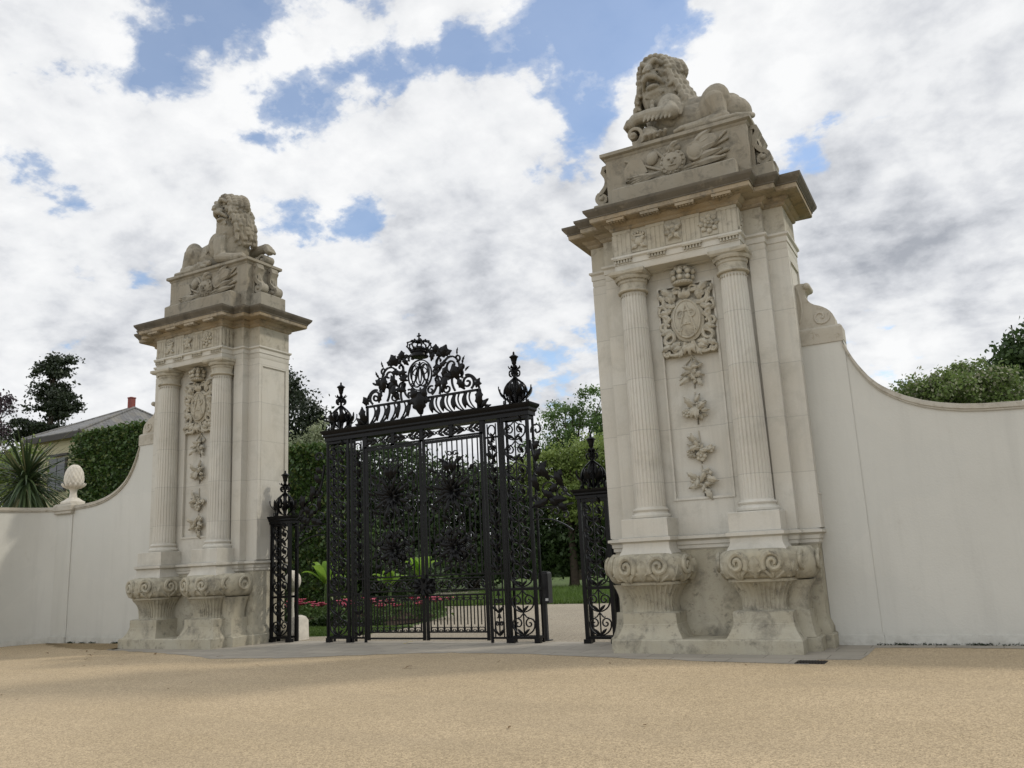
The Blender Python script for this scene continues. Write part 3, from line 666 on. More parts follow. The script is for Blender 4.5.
    e(0,.275,-.385,.145,.125,.065); e(0,.09,-.42,.2,.12,.12); e(0,.20,-.48,.17,.13,.10); k((.17,.12,-.40),(.09,.24,-.42),.06,.06); k((-.17,.12,-.40),(-.09,.24,-.42),.06,.06)          # lower jaw below an open mouth, chin
    for q in range(9): k((-.16+.04*q,.29-.01*abs(q-4),-.48),(-.20+.05*q,.26,-.61+.02*abs(q-4)),.03,.02,8)
    # mane: a full mass hugged by rows of short heavy curls, parted round the face
    mr = random.Random(3)
    e(0,-.13,.0,.34,.30,.31,18,12); E(hc+V(.06,.13,-.42),(.43,.33,.56),20,14); e(0,-.06,-.42,.37,.26,.40,18,12)
    for t in range(4):            # crown and sides of the head, row behind row
        n = 13+3*t
        for i in range(n):
            an = R(-30+240*i/(n-1)+4*(t%2)); c, sn = math.cos(an), math.sin(an); rs_ = .30+.062*t; ru = .275+(.012 if t<2 else -.01)*t
            A = (c*rs_, .13-.12*t, .0+sn*ru); rad = .062+.012*mr.random()
            B = (A[0]+c*.035, A[1]-.03, A[2]-.085*(1-max(sn,0)*.75))
            k(A,B,rad,rad*.8,8); e(B[0]+.03*mr.uniform(-1,1),B[1]+.03,B[2]-.02,.05,.05,.05,8,6); e(A[0],A[1]+.05,A[2]+.01,.04,.035,.04,8,6)
    for sd in (-1,1):             # heavy side falls down to the shoulders
        for t in range(6 if near_up else 8):
            for i in range(6):
                z0 = -.12-.125*t; y0 = .13-.10*i-.01*t; xx = sd*(.29+(.05*t if near_up else .045*t-.006*t*t)+.09*math.sin(i*.62)*(1 if near_up else .75)+.03*mr.random())
                A = (xx,y0,z0); B = (xx+sd*.02+.03*mr.uniform(-1,1),y0+.05*mr.uniform(-1,1),z0-.13); C_ = (B[0]-sd*.045,B[1]+.03,B[2]-.045)
                k(A,B,.068,.055,8); k(B,C_,.055,.034,8)
    if not near_up: E(hc+V(.06,.12,-.65),(.40,.36,.55),18,12)
    for t in range(6):            # back of the neck
        for i in range(7):
            an = R(15+150*i/6); A = P(math.cos(an)*.37, -.24-math.sin(an)*.10, .14-.15*t); B = A+s_*(.03*math.cos(an))-V(0,0,.13); K(A,B,.068,.05,8)
    for t in range(2):            # curls under the chin
        for i in range(7):
            q = -1+i/3; A = (q*.27,.12-.03*t-.05*abs(q),-.55-.10*t); k(A,(q*.29,.11-.03*t-.06*abs(q),-.66-.10*t),.058,.036,8)
    # chest fringe
    for t in range(2):
        for i in range(13):
            q = -1+i/6; A = V(-.36-.13*math.cos(q*1.3)-.01*t, q*.36+.02, .92-.10*t); K(A, A+V(-.01,.02*mr.uniform(-1,1),-.10-.03*mr.random()),.05,.03,8)
    if mirror: a.v = [(-x,y,z) for x,y,z in a.v]; a.f = [tuple(reversed(q)) for q in a.f]
    # thin bed the lion lies on
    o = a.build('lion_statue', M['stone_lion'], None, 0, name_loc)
    md = o.modifiers.new('fuse','REMESH'); md.mode='VOXEL'; md.voxel_size=.0125; md.use_smooth_shade=True
    sm = o.modifiers.new('soft','SMOOTH'); sm.factor=.5; sm.iterations=1
    dg = bpy.context.evaluated_depsgraph_get(); me = bpy.data.meshes.new_from_object(o.evaluated_get(dg))
    o.modifiers.clear(); o.data = me; me.shade_smooth()
    if not me.materials: me.materials.append(M['stone_lion'])
    return tag(o, label, 'lion statue', 'stone lions on the piers')
make_lion(False, True, (-.16,-.96,-.16), (PX+.02,1.47,9.33), 'stone lion facing the viewer with one forepaw over a scroll, lying on the right pier')
make_lion(True, False, (.30,-.94,-.14), (-PX-.02,1.47,9.33), 'stone lion seen in profile with a curly mane, lying on the left pier')

# ------------------------------------------------------------------ boundary walls
def wall_top(d):      # height of the coping above a wall point d metres out from the pier axis (sweep down to the level length)
    return float(np.interp(d,[2.47,2.58,2.69,2.82,2.96,3.13,3.31,3.55,3.8,4.1,4.42,4.95,30],[4.90,4.62,4.41,4.21,4.06,3.935,3.83,3.725,3.65,3.59,3.555,3.53,3.53]))
def make_wall(s, yf, name, label):
    w = empty(name, (s*PX,0,0))
    # plan line of the wall face: straight, then curving out to the road
    line = [(x, yf) for x in np.linspace(2.47,5.55,48)] + [(5.75,yf-.03),(5.95,yf-.12),(6.12,yf-.3),(6.25,yf-.6),(6.34,yf-1.0),(6.4,yf-1.6),(6.45,yf-3),(6.5,yf-6),(6.53,yf-9)]
    if s > 0: line = [(x, yf) for x in np.linspace(2.47,5.6,48)] + [(6.0,yf+.0),(6.6,yf-.02),(7.4,yf-.1),(8.2,yf-.35),(9.,yf-.9),(9.6,yf-1.9),(9.9,yf-3.2),(10,yf-6)]
    dist = [0]
    for p, q in zip(line, line[1:]): dist.append(dist[-1]+math.hypot(q[0]-p[0],q[1]-p[1]))
    def strip(o0, o1, zb, zt):
        """solid running along the wall: o0..o1 offset out of the face, zb/zt functions of the distance"""
        rings = []
        for i, p in enumerate(line):
            a_, b_ = line[max(i-1,0)], line[min(i+1,len(line)-1)]; t = Vector((b_[0]-a_[0],b_[1]-a_[1])).normalized(); nrm = Vector((-t.y,t.x)) * -1
            if nrm.y > 0 and i < 5: nrm = -nrm
            q0 = Vector(p)+nrm*o0; q1 = Vector(p)+nrm*o1; z0, z1 = zb(dist[i]), zt(dist[i])
            rings.append([(s*q0.x,q0.y,z0),(s*q1.x,q1.y,z0),(s*q1.x,q1.y,z1),(s*q0.x,q0.y,z1)])
        return MB().rings(rings)
    tp = lambda d: wall_top(d+2.47)
    strip(0,-.35, lambda d:0, tp).build('wall_face', M['render'], w)
    strip(.025,-.01, lambda d:0, lambda d:.15).build('skirting', M['render'], w)
    cpg = strip(.05,-.40, tp, lambda d: tp(d)+.06)
    cp2 = strip(.03,-.38, lambda d: tp(d)-.035, lambda d: tp(d)+.0); cpg.add(cp2.v, cp2.f)
    cp3 = strip(.02,-.37, lambda d: tp(d)+.06, lambda d: tp(d)+.085); cpg.add(cp3.v, cp3.f)
    cpg.build('coping', M['coping'], w, 20)
    a = MB(); x0, x1 = 1.75, 2.50
    a.box(min(s*x0,s*x1),max(s*x0,s*x1),yf-.02,yf+.36,0,5.0); a.box(min(s*x0,s*(x1+.02)),max(s*x0,s*(x1+.02)),yf-.05,yf+.38,0,.16)
    a.build('end_pier', M['render'], w)
    a = MB(); a.mold(rect(min(s*1.76,s*2.5),max(s*1.76,s*2.5),yf-.04,yf+.38), [(0,4.98),(.0,5.24),(-.03,5.28)]); a.build('end_block', M['coping'], w)
    # carved scroll leaning on the pier
    prof = [(1.78,5.28)]+[(x,z) for x,z in bez((2.40,5.28),(2.44,5.48),(2.30,5.62),(2.10,5.69),8)]+bez((2.10,5.69),(1.97,5.76),(1.93,5.93),(1.98,5.96),6)+bez((1.98,5.96),(2.06,5.98),(2.08,6.05),(1.98,6.10),5)+[(1.88,6.11),(1.78,6.09)]
    a = MB(); a.rings([[(s*x,yf-.0,z) for x,z in prof],[(s*x,yf+.32,z) for x,z in prof]])
    for yy in (yf-.0,):
        a.tube([(s*x,yy,z) for x,z in spiral(2.18,5.46,.15,.03,20,-420,24)],.025,6); a.tube([(s*x,yy,z) for x,z in bez((1.82,5.4),(1.9,5.5),(1.9,5.8),(1.84,6.05),8)],.022,6)
    a.cap((s*2.01,yf-.02,6.04),(s*2.01,yf+.34,6.04),.06,.06,12)
    a.build('scroll_stone', M['coping'], w, 40)
    return tag(w, label, 'wall', 'rendered boundary walls')
wr = make_wall(1, 1.36, 'boundary_wall', 'plain rendered wall with swept stone coping beside the right pier')
wl = make_wall(-1, 1.08, 'boundary_wall', 'curving rendered wall that carries the pineapple finial')
# pilaster and cap under the finial on the left wall
a = MB(); a.box(-5.72,-5.08,1.05,1.3,0,3.42); a.box(-5.75,-5.05,.99,1.3,0,.17); a.build('pilaster', M['render'], wl)
a = MB(); a.mold(rect(-5.74,-5.06,.99,1.45),[(0,3.40),(.02,3.42),(.02,3.47),(.05,3.50),(.05,3.62),(0,3.68)]); a.build('pilaster_cap', M['coping'], wl)
# pineapple finial
pf = empty('pineapple_finial', (-PX-5.32,1.2,3.68)); tag(pf, 'white stone pineapple finial on the capped pilaster of the wall', 'finial')
a = MB(); a.mold(rect(-.16,.16,-.16,.16),[(.06,0),(.06,.05),(0,.10),(-.06,.16)]); a.lathe([(.12,.14),(.10,.2),(.085,.3),(.10,.38),(.13,.41)],(0,0,0),20); a.build('stem', M['whitestone'], pf)
a = MB(); a.lathe([(.10,.40),(.16,.42),(.215,.50),(.238,.56),(.23,.58)],(0,0,0),24)
for i in range(14):
    an=2*PI*i/14; d=V(math.cos(an),math.sin(an),0); a.leaf(d*.15+V(0,0,.42),d*.9+V(0,0,1),d-V(0,0,.5),.2,.1,.2,.1)
a.build('cup', M['whitestone'], pf)
a = MB(); rs=[]; N=140
for k in range(51):
    t=k/50; z=.56+.52*t; r=.235*math.sqrt(max(1-((t-.22)/.79)**2,0.004)); wv=lambda i:.012*(abs(math.sin(7*(2*PI*i/N)+t*8))+abs(math.sin(7*(2*PI*i/N)-t*8)))
    rs.append([((r+wv(i))*math.cos(2*PI*i/N),(r+wv(i))*math.sin(2*PI*i/N),z) for i in range(N)])
a.rings(rs); a.build('pineapple', M['whitestone'], pf, 70)

# ------------------------------------------------------------------ wrought-iron gate
GY = 1.45
def scroll_panel(mb, x0, x1, z0, z1, y, period=.42, diag_from=None):
    """stem with mirrored C-scrolls and leaf wraps between two uprights"""
    cx = (x0+x1)/2; w = (x1-x0)/2-.03; n = max(1, round((z1-z0)/period)); h = (z1-z0)/n
    mb.box(cx-.011,cx+.011,y-.011,y+.011,z0,z1)
    for i in range(n):
        zb = z0+i*h
        for s in (-1,1):
            r = min(w*.5, h*.30)
            mb.strap([(cx+s*x,y,z) for x,z in bez((.01,zb+.02),(w*.35,zb+.02),(w*1.02,zb+h*.2),(w*.98,zb+h*.52),6)+[(w*.98-r*.92+q[0],zb+h*.55+q[1]) for q in spiral(0,0,r*.95,.012,8,470,14)]],(0,1,0),.012,.014)
            mb.strap([(cx+s*x,y,z) for x,z in bez((.01,zb+h*.98),(w*.2,zb+h*.9),(w*.3,zb+h*.75),(w*.5,zb+h*.82),6)],(0,1,0),.010,.012)
            mb.leaf((cx+s*.01,y,zb+h*.08),(s*.8,0,.7),(0,-1,0),h*.38,h*.14,.2,.2,0,.18,6)
        if diag_from is not None and zb+h > diag_from:
            # leaf wrapped round the stem, standing proud of the panel
            for q in range(2):
                zz = zb+h*(.25+.5*q)
                mb.leaf((cx-w*.75,y-.015,zz+h*.22),(.75,-.1,-1),(-.5,-1,.25),h*.5,.075,.2,.25,0,.3,7)
                mb.leaf((cx+w*.7,y-.01,zz+h*.1),(-.4,-.1,.8),(.5,-1,.25),h*.42,.07,.2,.2,0,.3,7)

def iron_finial(mb, cx, cy, z, w, h):
    """four-way scroll dome, baluster stem and small lantern-shaped top"""
    for q in range(8):
        an = PI/4*q; d = V(math.cos(an),math.sin(an),0); n = V(-math.sin(an),math.cos(an),0); c0 = V(cx,cy,z)
        kx = w*.5*(1.0 if q%2==0 else .92)
        P = lambda pts: [c0+d*(x*kx)+V(0,0,zz*h) for x,zz in pts]
        mb.strap(P([(.95+q_[0],.06+q_[1]) for q_ in spiral(0,0,.02,.13,400,90,12)]+bez((.95,.14),(1.0,.36),(.55,.40),(.12,.50),8)),n,.012,.016)
        mb.strap(P([(.5+q_[0],.24+q_[1]*.8) for q_ in spiral(0,0,.24,.03,-60,330,14)]),n,.010,.014)
        mb.leaf(c0+d*(kx*.25)+V(0,0,.03*h),d*.6+V(0,0,1),d,h*.36,w*.26,.3,.3,2,.12,8)
        mb.leaf(c0+d*(kx*.75)+V(0,0,.18*h),V(0,0,1)-d*.3,d,h*.24,w*.22,.2,.2,2,.12,8)
        mb.strap(P([(.28+q_[0]*1.,.60+q_[1]*.35) for q_ in spiral(0,0,.2,.03,-100,300,12)]),n,.010,.013)
        mb.leaf(c0+d*.01+V(0,0,.64*h),d*.7+V(0,0,.6),d,w*.26,w*.14,.3,-.2,2,.15,6)
    k = h
    mb.lathe([(.035,z),(.03,z+.3*k),(.05,z+.44*k),(.03,z+.5*k),(.028,z+.55*k),(.05,z+.68*k),(.03,z+.72*k),(.035,z+.755*k),(.05,z+.775*k),(.05,z+.80*k),(.075,z+.88*k),(.10,z+.895*k),(.095,z+.905*k),(.05,z+.93*k),(.02,z+.95*k),(.024,z+.975*k),(.012,z+1.0*k)],(cx,cy,0),12)

def cornice_box(mb, x0,x1,y0,y1,z0,z1):
    h = z1-z0; mb.mold(rect(x0,x1,y0,y1),[(0,z0),(.0,z0+.3*h),(.03,z0+.45*h),(.03,z0+.6*h),(.07,z0+.82*h),(.075,z1),(0,z1+.005)])

gate = empty('iron_gate', (-.05,GY,0)); tag(gate, 'tall black wrought-iron double gate with crowned scrollwork overthrow between the two stone piers', 'gate')
for s in (-1,1):
    # box pillar
    X0, X1 = sorted((s*1.98, s*2.63)); b = MB()
    for x in (X0,X1):
        for y in (-.02,.2): b.box(x-.042 if x==X1 else x, x if x==X1 else x+.042, y-.022,y+.022,0,4.47)
        xx = x-.075 if x==X1 else x+.05
        b.box(xx,xx+.022,-.03,-.01,0.1,4.47)
    for z in (.08,1.0,4.40):
        for y in (-.021,.2): b.box(X0+.03,X1-.03,y-.018,y+.018,z,z+.05)
        for x in (X0+.02,X1-.02): b.box(x-.015,x+.015,0,.19,z,z+.05)
    b.box(X0-.02,X0+.10,-.05,.05,0,.10); b.box(X1-.10,X1+.02,-.05,.05,0,.10)
    p = b.build('gate_pillar', M['iron'], gate)
    b = MB(); scroll_panel(b, X0+.05,X1-.05,.13,1.0,-.02,.44); scroll_panel(b, X0+.05,X1-.05,1.05,4.38,-.02,.417,1.0); b.build('scroll_panel', M['iron'], p, 40)
    b = MB(); cx=(X0+X1)/2; iron_finial(b, cx,.10,4.72,.58,1.14); b.build('finial', M['iron'], p, 40)
    # narrow fixed panel beside the leaf
    X0, X1 = sorted((s*1.55, s*1.95)); b = MB()
    for x in (X0,X1-.05): b.box(x,x+.05,-.022,.022,0,4.47)
    for x in (X0+.09,X1-.11): b.box(x,x+.018,-.012,.012,.1,4.38)
    for z in (.08,1.0,1.32,4.08,4.40): b.box(X0+.04,X1-.04,-.016,.016,z,z+.04)
    sp_ = b.build('side_panel', M['iron'], gate)
    b = MB(); scroll_panel(b,X0+.07,X1-.07,.13,1.0,0,.43); scroll_panel(b,X0+.07,X1-.07,1.37,4.08,0,.45,1.2)
    b.strap([((X0+X1)/2+.085*math.cos(a_),0,4.24+.11*math.sin(a_)) for a_ in [2*PI*i/20 for i in range(21)]],(0,1,0),.012,.012); b.build('scroll_panel', M['iron'], sp_, 40)
    # leaf
    X0, X1 = sorted((s*.02, s*1.52)); lf = MB()
    for x in (X0,X1-.055): lf.box(x,x+.055,-.025,.025,.05,4.20)
    for z,t_ in ((.07,.035),(.20,.03),(.93,.035),(1.04,.025),(1.27,.025),(1.34,.03),(4.13,.06)): lf.box(X0+.05,X1-.05,-.02,.02,z,z+t_)
    g = lf.build('gate_leaf', M['iron'], gate)
    b = MB()
    nb = 11
    for i in range(nb):
        x = X0+.12+(X1-X0-.24)*i/(nb-1); b.box(x-.011,x+.011,-.011,.011,1.36,4.14)
    b.build('upright_bars', M['iron'], g)
    b = MB(); nb = 17
    for i in range(nb):
        x = X0+.10+(X1-X0-.20)*i/(nb-1)
        if i%2==0: b.box(x-.011,x+.011,-.011,.011,.22,.94)
        else:
            b.box(x-.009,x+.009,-.009,.009,.36,.84)
            for q in (-1,1):
                b.strap(xz([(x+q*q_[0],.31+q_[1]) for q_ in spiral(.035,-.045,.05,.012,130,-200,10)],0),(0,1,0),.008,.009)
                b.strap(xz([(x+q*q_[0],.86+q_[1]) for q_ in spiral(.03,.02,.04,.012,-130,180,8)],0),(0,1,0),.007,.009)
    b.build('dog_bars', M['iron'], g, 40)
    b = MB()
    for i in range(7):
        x = X0+.15+(X1-X0-.30)*i/6
        b.strap(xz([(x+q_[0],1.165+q_[1]) for q_ in spiral(0,0,.085,.015,(180 if i%2 else 0),(180 if i%2 else 0)+430,16)],0),(0,1,0),.009,.012)
        b.leaf((x,0,1.16),(.7,0,.6*(1 if i%2 else -1)),(0,-1,0),.13,.06,.2,.2,0,.2,6)
        if i: b.strap(xz(bez((x-.24,1.07),(x-.16,1.06),(x-.1,1.25),(x-.02,1.25),8),0),(0,1,0),.008,.012)
    b.build('lock_rail_scrolls', M['iron'], g, 40)
    # great foliate bosses in the upper panel
    b = MB(); cx = (X0+X1)/2
    for zc, R0, ups in ((3.06,.56,1),(1.90,.37,-1)):
        for q in range(16):
            an = 2*PI*q/16+.1; d=(math.cos(an),0,math.sin(an))
            L = R0*(.55+.3*(q%2)); b.leaf((cx+d[0]*.05,-.01,zc+d[2]*.05),d,(0,-1,0),L,.105,.2,.35,3,.14,12)
        for q in range(10):
            an = 2*PI*q/10; d=(math.cos(an),0,math.sin(an)); b.leaf((cx,-.04,zc),(d[0],-.35,d[2]),(0,-1,0),R0*.4,.08,.3,.4,2,.15,8)
            for fl in (-1,1):
                ox, oz = cx+d[0]*R0*.72, zc+d[2]*R0*.72; r0 = .10+.03*(q%3); b.strap(xz([(ox+fl*q_[0],oz+q_[1]) for q_ in spiral(0,0,r0,.015,R(an)*0+math.degrees(an),math.degrees(an)+400*fl,14)],-.0),(0,1,0),.010,.014)
        for s2 in (-1,1):
            for (ox,oz,r0,a0,a1) in ((.50,.42,.15,200,640),(.58,.05,.11,100,500),(.46,-.36,.14,160,-280),(.22,.60,.11,-60,-460),(.18,-.6,.10,60,460)):
                ox *= (1 if ups>0 else .8); oz *= ups*(1 if ups>0 else .62); a0, a1 = (a0,a1) if ups>0 else (-a0,-a1)
                b.strap(xz([(cx+s2*(ox+q_[0]),zc+oz+q_[1]) for q_ in spiral(0,0,r0,.015,a0,a1,18)],-.0),(0,1,0),.012,.016)
                b.leaf((cx+s2*(ox-.1),-.01,zc+oz),(s2*.8,0,.5*ups),(0,-1,0),.24,.09,.25,.3,2,.12,8)
                b.leaf((cx+s2*(ox+.05),-.01,zc+oz-.12*ups),(s2*.3,0,-.8*ups),(0,-1,0),.18,.07,.25,.3,2,.12,8)
    for q in range(3): b.leaf((cx+(q-1)*.05,-.01,3.42),((q-1)*.35,0,1),(0,-1,0),.36,.12,.25,.3,2,.12,8)
    for s2 in (-1,1): b.strap(xz(bez((cx,3.4),(cx+s2*.3,3.45),(cx+s2*.05,3.75),(cx+s2*.14,3.86),8)+[(cx+s2*(.07+q_[0]),3.86+q_[1]) for q_ in spiral(0,0,.07,.015,0,380,10)],0),(0,1,0),.010,.013)
    b.build('foliate_boss', M['iron'], g, 45)
# lock box where the leaves meet
b = MB(); b.mold(rect(-.24,.24,-.06,.03),[(-.02,.98),(0,1.0),(0,1.28),(-.02,1.30)])
for q in range(8):
    an=2*PI*q/8; b.leaf((.0+.1*math.cos(an),-.06,1.14+.06*math.sin(an)),(math.cos(an),0,math.sin(an)*.7),(0,-1,0),.2,.1,.2,.2,2)
b.lathe([(.03,0),(.03,.05),(.02,.06)],(.07,-.05,1.13),12,axis=Matrix.Rotation(R(90),3,'X')); b.build('lock_box', M['iron'], gate, 40)
# fixed frieze under the cornice
b = MB(); b.box(-1.55,1.55,-.03,.03,4.20,4.235); 
for x in (-1.52,-.76,0,.76,1.52): b.box(x-.05,x+.05,-.03,.03,4.2,4.47)
for i in range(4):
    x0 = -1.52+.76*i
    for s in (-1,1):
        for t in range(2):
            b.leaf((x0+.38+s*(.05+.13*t),0,4.34),(s*1,0,.5),(0,-1,0),.2,.07,.15,.2,0,.2,6); b.leaf((x0+.38+s*(.05+.13*t),0,4.34),(s*1,0,-.5),(0,-1,0),.2,.07,.15,.2,0,.2,6)
        b.strap(xz([(x0+.38+s*q_[0],4.345+q_[1]) for q_ in bez((0,0),(.1,.13),(.2,-.13),(.33,.02),10)],0),(0,1,0),.009,.014); b.strap(xz([(x0+.38+s*q_[0],4.345-q_[1]) for q_ in bez((0,0),(.1,.13),(.2,-.13),(.33,.02),10)],0),(0,1,0),.009,.014)
b.build('frieze_panel', M['iron'], gate, 40)
b = MB(); cornice_box(b,-2.66,2.66,-.06,.25,4.47,4.72); b.build('cornice', M['iron'], gate)
# overthrow
ov = MB(); T, W_ = .016, .020
ov.box(-1.50,1.50,-.02,.02,5.12,5.17); ov.box(-1.50,1.50,-.02,.02,4.73,4.76)
for s in (-1,1): ov.box(s*1.46-.025,s*1.46+.025,-.02,.02,4.74,5.16)
o = ov.build('overthrow', M['iron'], gate)
b = MB()
for s in (-1,1):
    for x in (.42,.70,.98,1.26):     # curved gadroon bars
        b.strap(xz([(s*q_[0],q_[1]) for q_ in bez((x-.10,5.13),(x-.16,5.02),(x-.10,4.82),(x+.10,4.75),10)],0),(0,1,0),.035,.02,.012)
        b.strap(xz([(s*q_[0],q_[1]) for q_ in bez((x+.02,5.13),(x-.05,5.02),(x-.02,4.9),(x+.12,4.76),10)],0),(0,1,0),.012,.018)
        b.leaf((s*(x-.13),0,5.12),(s*.1,0,-1),(0,-1,0),.34,.13,.15,.1,0,.2,8)
    b.leaf((s*1.50,0,4.74),(s*.15,0,1),(0,-1,0),.42,.24,.2,.3,3,.12,9); b.leaf((s*1.52,0,4.74),(s*.75,0,.6),(0,-1,0),.28,.16,.2,.3,2,.12,9); b.leaf((s*1.6,0,4.73),(s*1,0,.25),(0,-1,0),.2,.1,.2,.3,2,.12,9)
    b.strap(xz([(s*(.12+q_[0]),5.06+q_[1]) for q_ in spiral(0,0,.10,.02,-90,-450,12)],0),(0,1,0),T,W_)
b.build('gadroon_bars', M['iron'], o, 45)
b = MB()
for s in (-1,1):
    for (cx,cz,r0,a0,a1,t_) in ((1.22,5.34,.17,-60,500,.022),(.84,5.77,.20,-20,-460,.020),(.70,5.28,.12,120,560,.018),(1.02,5.55,.15,200,-220,.018),(.46,5.50,.13,-90,300,.018),(.52,5.92,.13,0,-400,.018),(.28,5.30,.10,60,460,.018),(.98,5.92,.09,-100,220,.016),(.40,5.72,.08,90,-300,.016),(.2,6.1,.10,-40,330,.018),(1.08,5.72,.07,-60,250,.014)):
        b.strap(xz([(s*(cx+q_[0]),cz+q_[1]) for q_ in spiral(0,0,r0,.018,a0,a1,22)],0),(0,1,0),t_*.95,W_)
    for pts in ([(1.5,5.18),(1.44,5.42),(1.30,5.55),(1.17,5.50)],[(1.1,5.45),(1.0,5.7),(1.06,5.9),(.86,5.97)],[(.84,5.97),(.7,6.0),(.62,5.85),(.5,5.7)],[(.5,5.18),(.6,5.45),(.36,5.6),(.44,5.85)],[(.9,5.2),(.72,5.5),(.95,5.6),(.78,5.62)],[(.3,5.2),(.42,5.3),(.46,5.4),(.4,5.55)],[(.44,5.85),(.45,6.0),(.56,6.08),(.66,6.02)]):
        b.strap(xz([(s*q_[0],q_[1]) for q_ in bez(*pts,12)],0),(0,1,0),.020,W_)
    for (ox,oz,dx,dz,L,W2) in ((.62,5.98,.4,.9,.26,.24),(.66,6.02,1,.35,.2,.16),(.60,6.02,-.8,.5,.16,.14),(.44,6.08,.1,1,.2,.2),(.44,6.1,.9,.5,.16,.14),(.42,6.12,-.9,.3,.14,.12),(1.0,5.42,-.3,1,.34,.22),(.95,5.55,.8,.6,.26,.18),(.88,5.5,-.9,.3,.24,.18),(.72,5.62,-.2,-1,.32,.2),(.6,5.5,.5,.9,.28,.16),(1.42,5.2,.6,.9,.2,.14),(1.38,5.28,1,-.1,.18,.14),(1.1,5.75,.5,1,.18,.06),(.98,5.97,.25,1,.16,.05),(1.16,5.6,1,.6,.14,.06),(.38,5.38,.9,.2,.24,.14),(.33,5.6,.8,.3,.2,.12),(.35,5.8,.9,-.1,.22,.12),(1.14,5.2,-.5,.9,.26,.16),(.56,5.2,.6,.8,.22,.14),(.3,5.95,.6,.8,.2,.13),(.5,5.78,1,.3,.22,.13)):
        b.leaf((s*ox,0,oz),(s*dx,0,dz),(0,-1,0),L*1.12,W2*1.15,.2,.3,3,.12,9)
b.leaf((0,0,4.80),(0,0,1),(0,-1,0),.5,.42,.15,.2,3,.12,10)
for s in (-1,1): b.leaf((s*.05,0,5.1),(s*.5,0,1),(0,-1,0),.34,.24,.2,.3,2,.12,9); b.leaf((s*.04,0,5.15),(s*.9,0,-.35),(0,-1,0),.26,.2,.2,.3,2,.12,9)
b.box(-.016,.016,-.016,.016,4.74,5.4)
b.build('overthrow_scrollwork', M['iron'], o, 45)
b = MB(); cz = 5.68
b.strap([(.31*math.cos(a_),0,cz+.34*math.sin(a_)) for a_ in [2*PI*i/40 for i in range(41)]],(0,1,0),.013,.02)
for s in (-1,1):     # mirrored looping cipher
    for (cx,c_,rx,rz) in ((.09,.0,.13,.27),(.16,.05,.09,.18),(.05,-.04,.17,.21),(.12,.12,.08,.11)):
        b.strap([(s*(cx+rx*math.cos(a_)),.0,cz+c_+rz*math.sin(a_)) for a_ in [2*PI*i/30 for i in range(31)]],(0,1,0),.009,.014)
    b.strap(xz([(s*q_[0],cz+q_[1]) for q_ in bez((0,.3),(.05,.1),(.12,-.1),(.2,-.25),8)],0),(0,1,0),.011,.014)
    b.strap(xz([(s*(.19+q_[0]),cz-.2+q_[1]) for q_ in spiral(0,0,.06,.015,0,400,10)],0),(0,1,0),.009,.013)
b.build('cipher_medallion', M['iron'], o, 45)
b = MB(); z=6.08
b.lathe([(.19,z),(.20,z+.01),(.20,z+.03),(.18,z+.05),(.18,z+.09),(.205,z+.11),(.20,z+.13)],(0,0,0),20)
for q in range(8):
    an=2*PI*q/8; d=V(math.cos(an),math.sin(an),0)
    b.tube([d*(.19)+V(0,0,z+.12),d*.27+V(0,0,z+.24),d*.25+V(0,0,z+.34),d*.12+V(0,0,z+.37),d*.02+V(0,0,z+.33)],.018,6)
    for t_ in ((.275,.24),(.26,.33),(.17,.375)): b.ell(d*t_[0]+V(0,0,z+t_[1]),(.024,.024,.024),8,5)
    b.ell(d*.20+V(0,0,z+.17),(.03,.03,.05),8,5)
b.ell((0,0,z+.38),(.05,.05,.05),10,7); b.box(-.014,.014,-.014,.014,z+.42,z+.56); b.box(-.05,.05,-.012,.012,z+.48,z+.51)
b.lathe([(.15,z+.1),(.17,z+.18),(.1,z+.24),(.02,z+.26)],(0,0,0),16)
b.build('crown', M['iron'], o, 45)

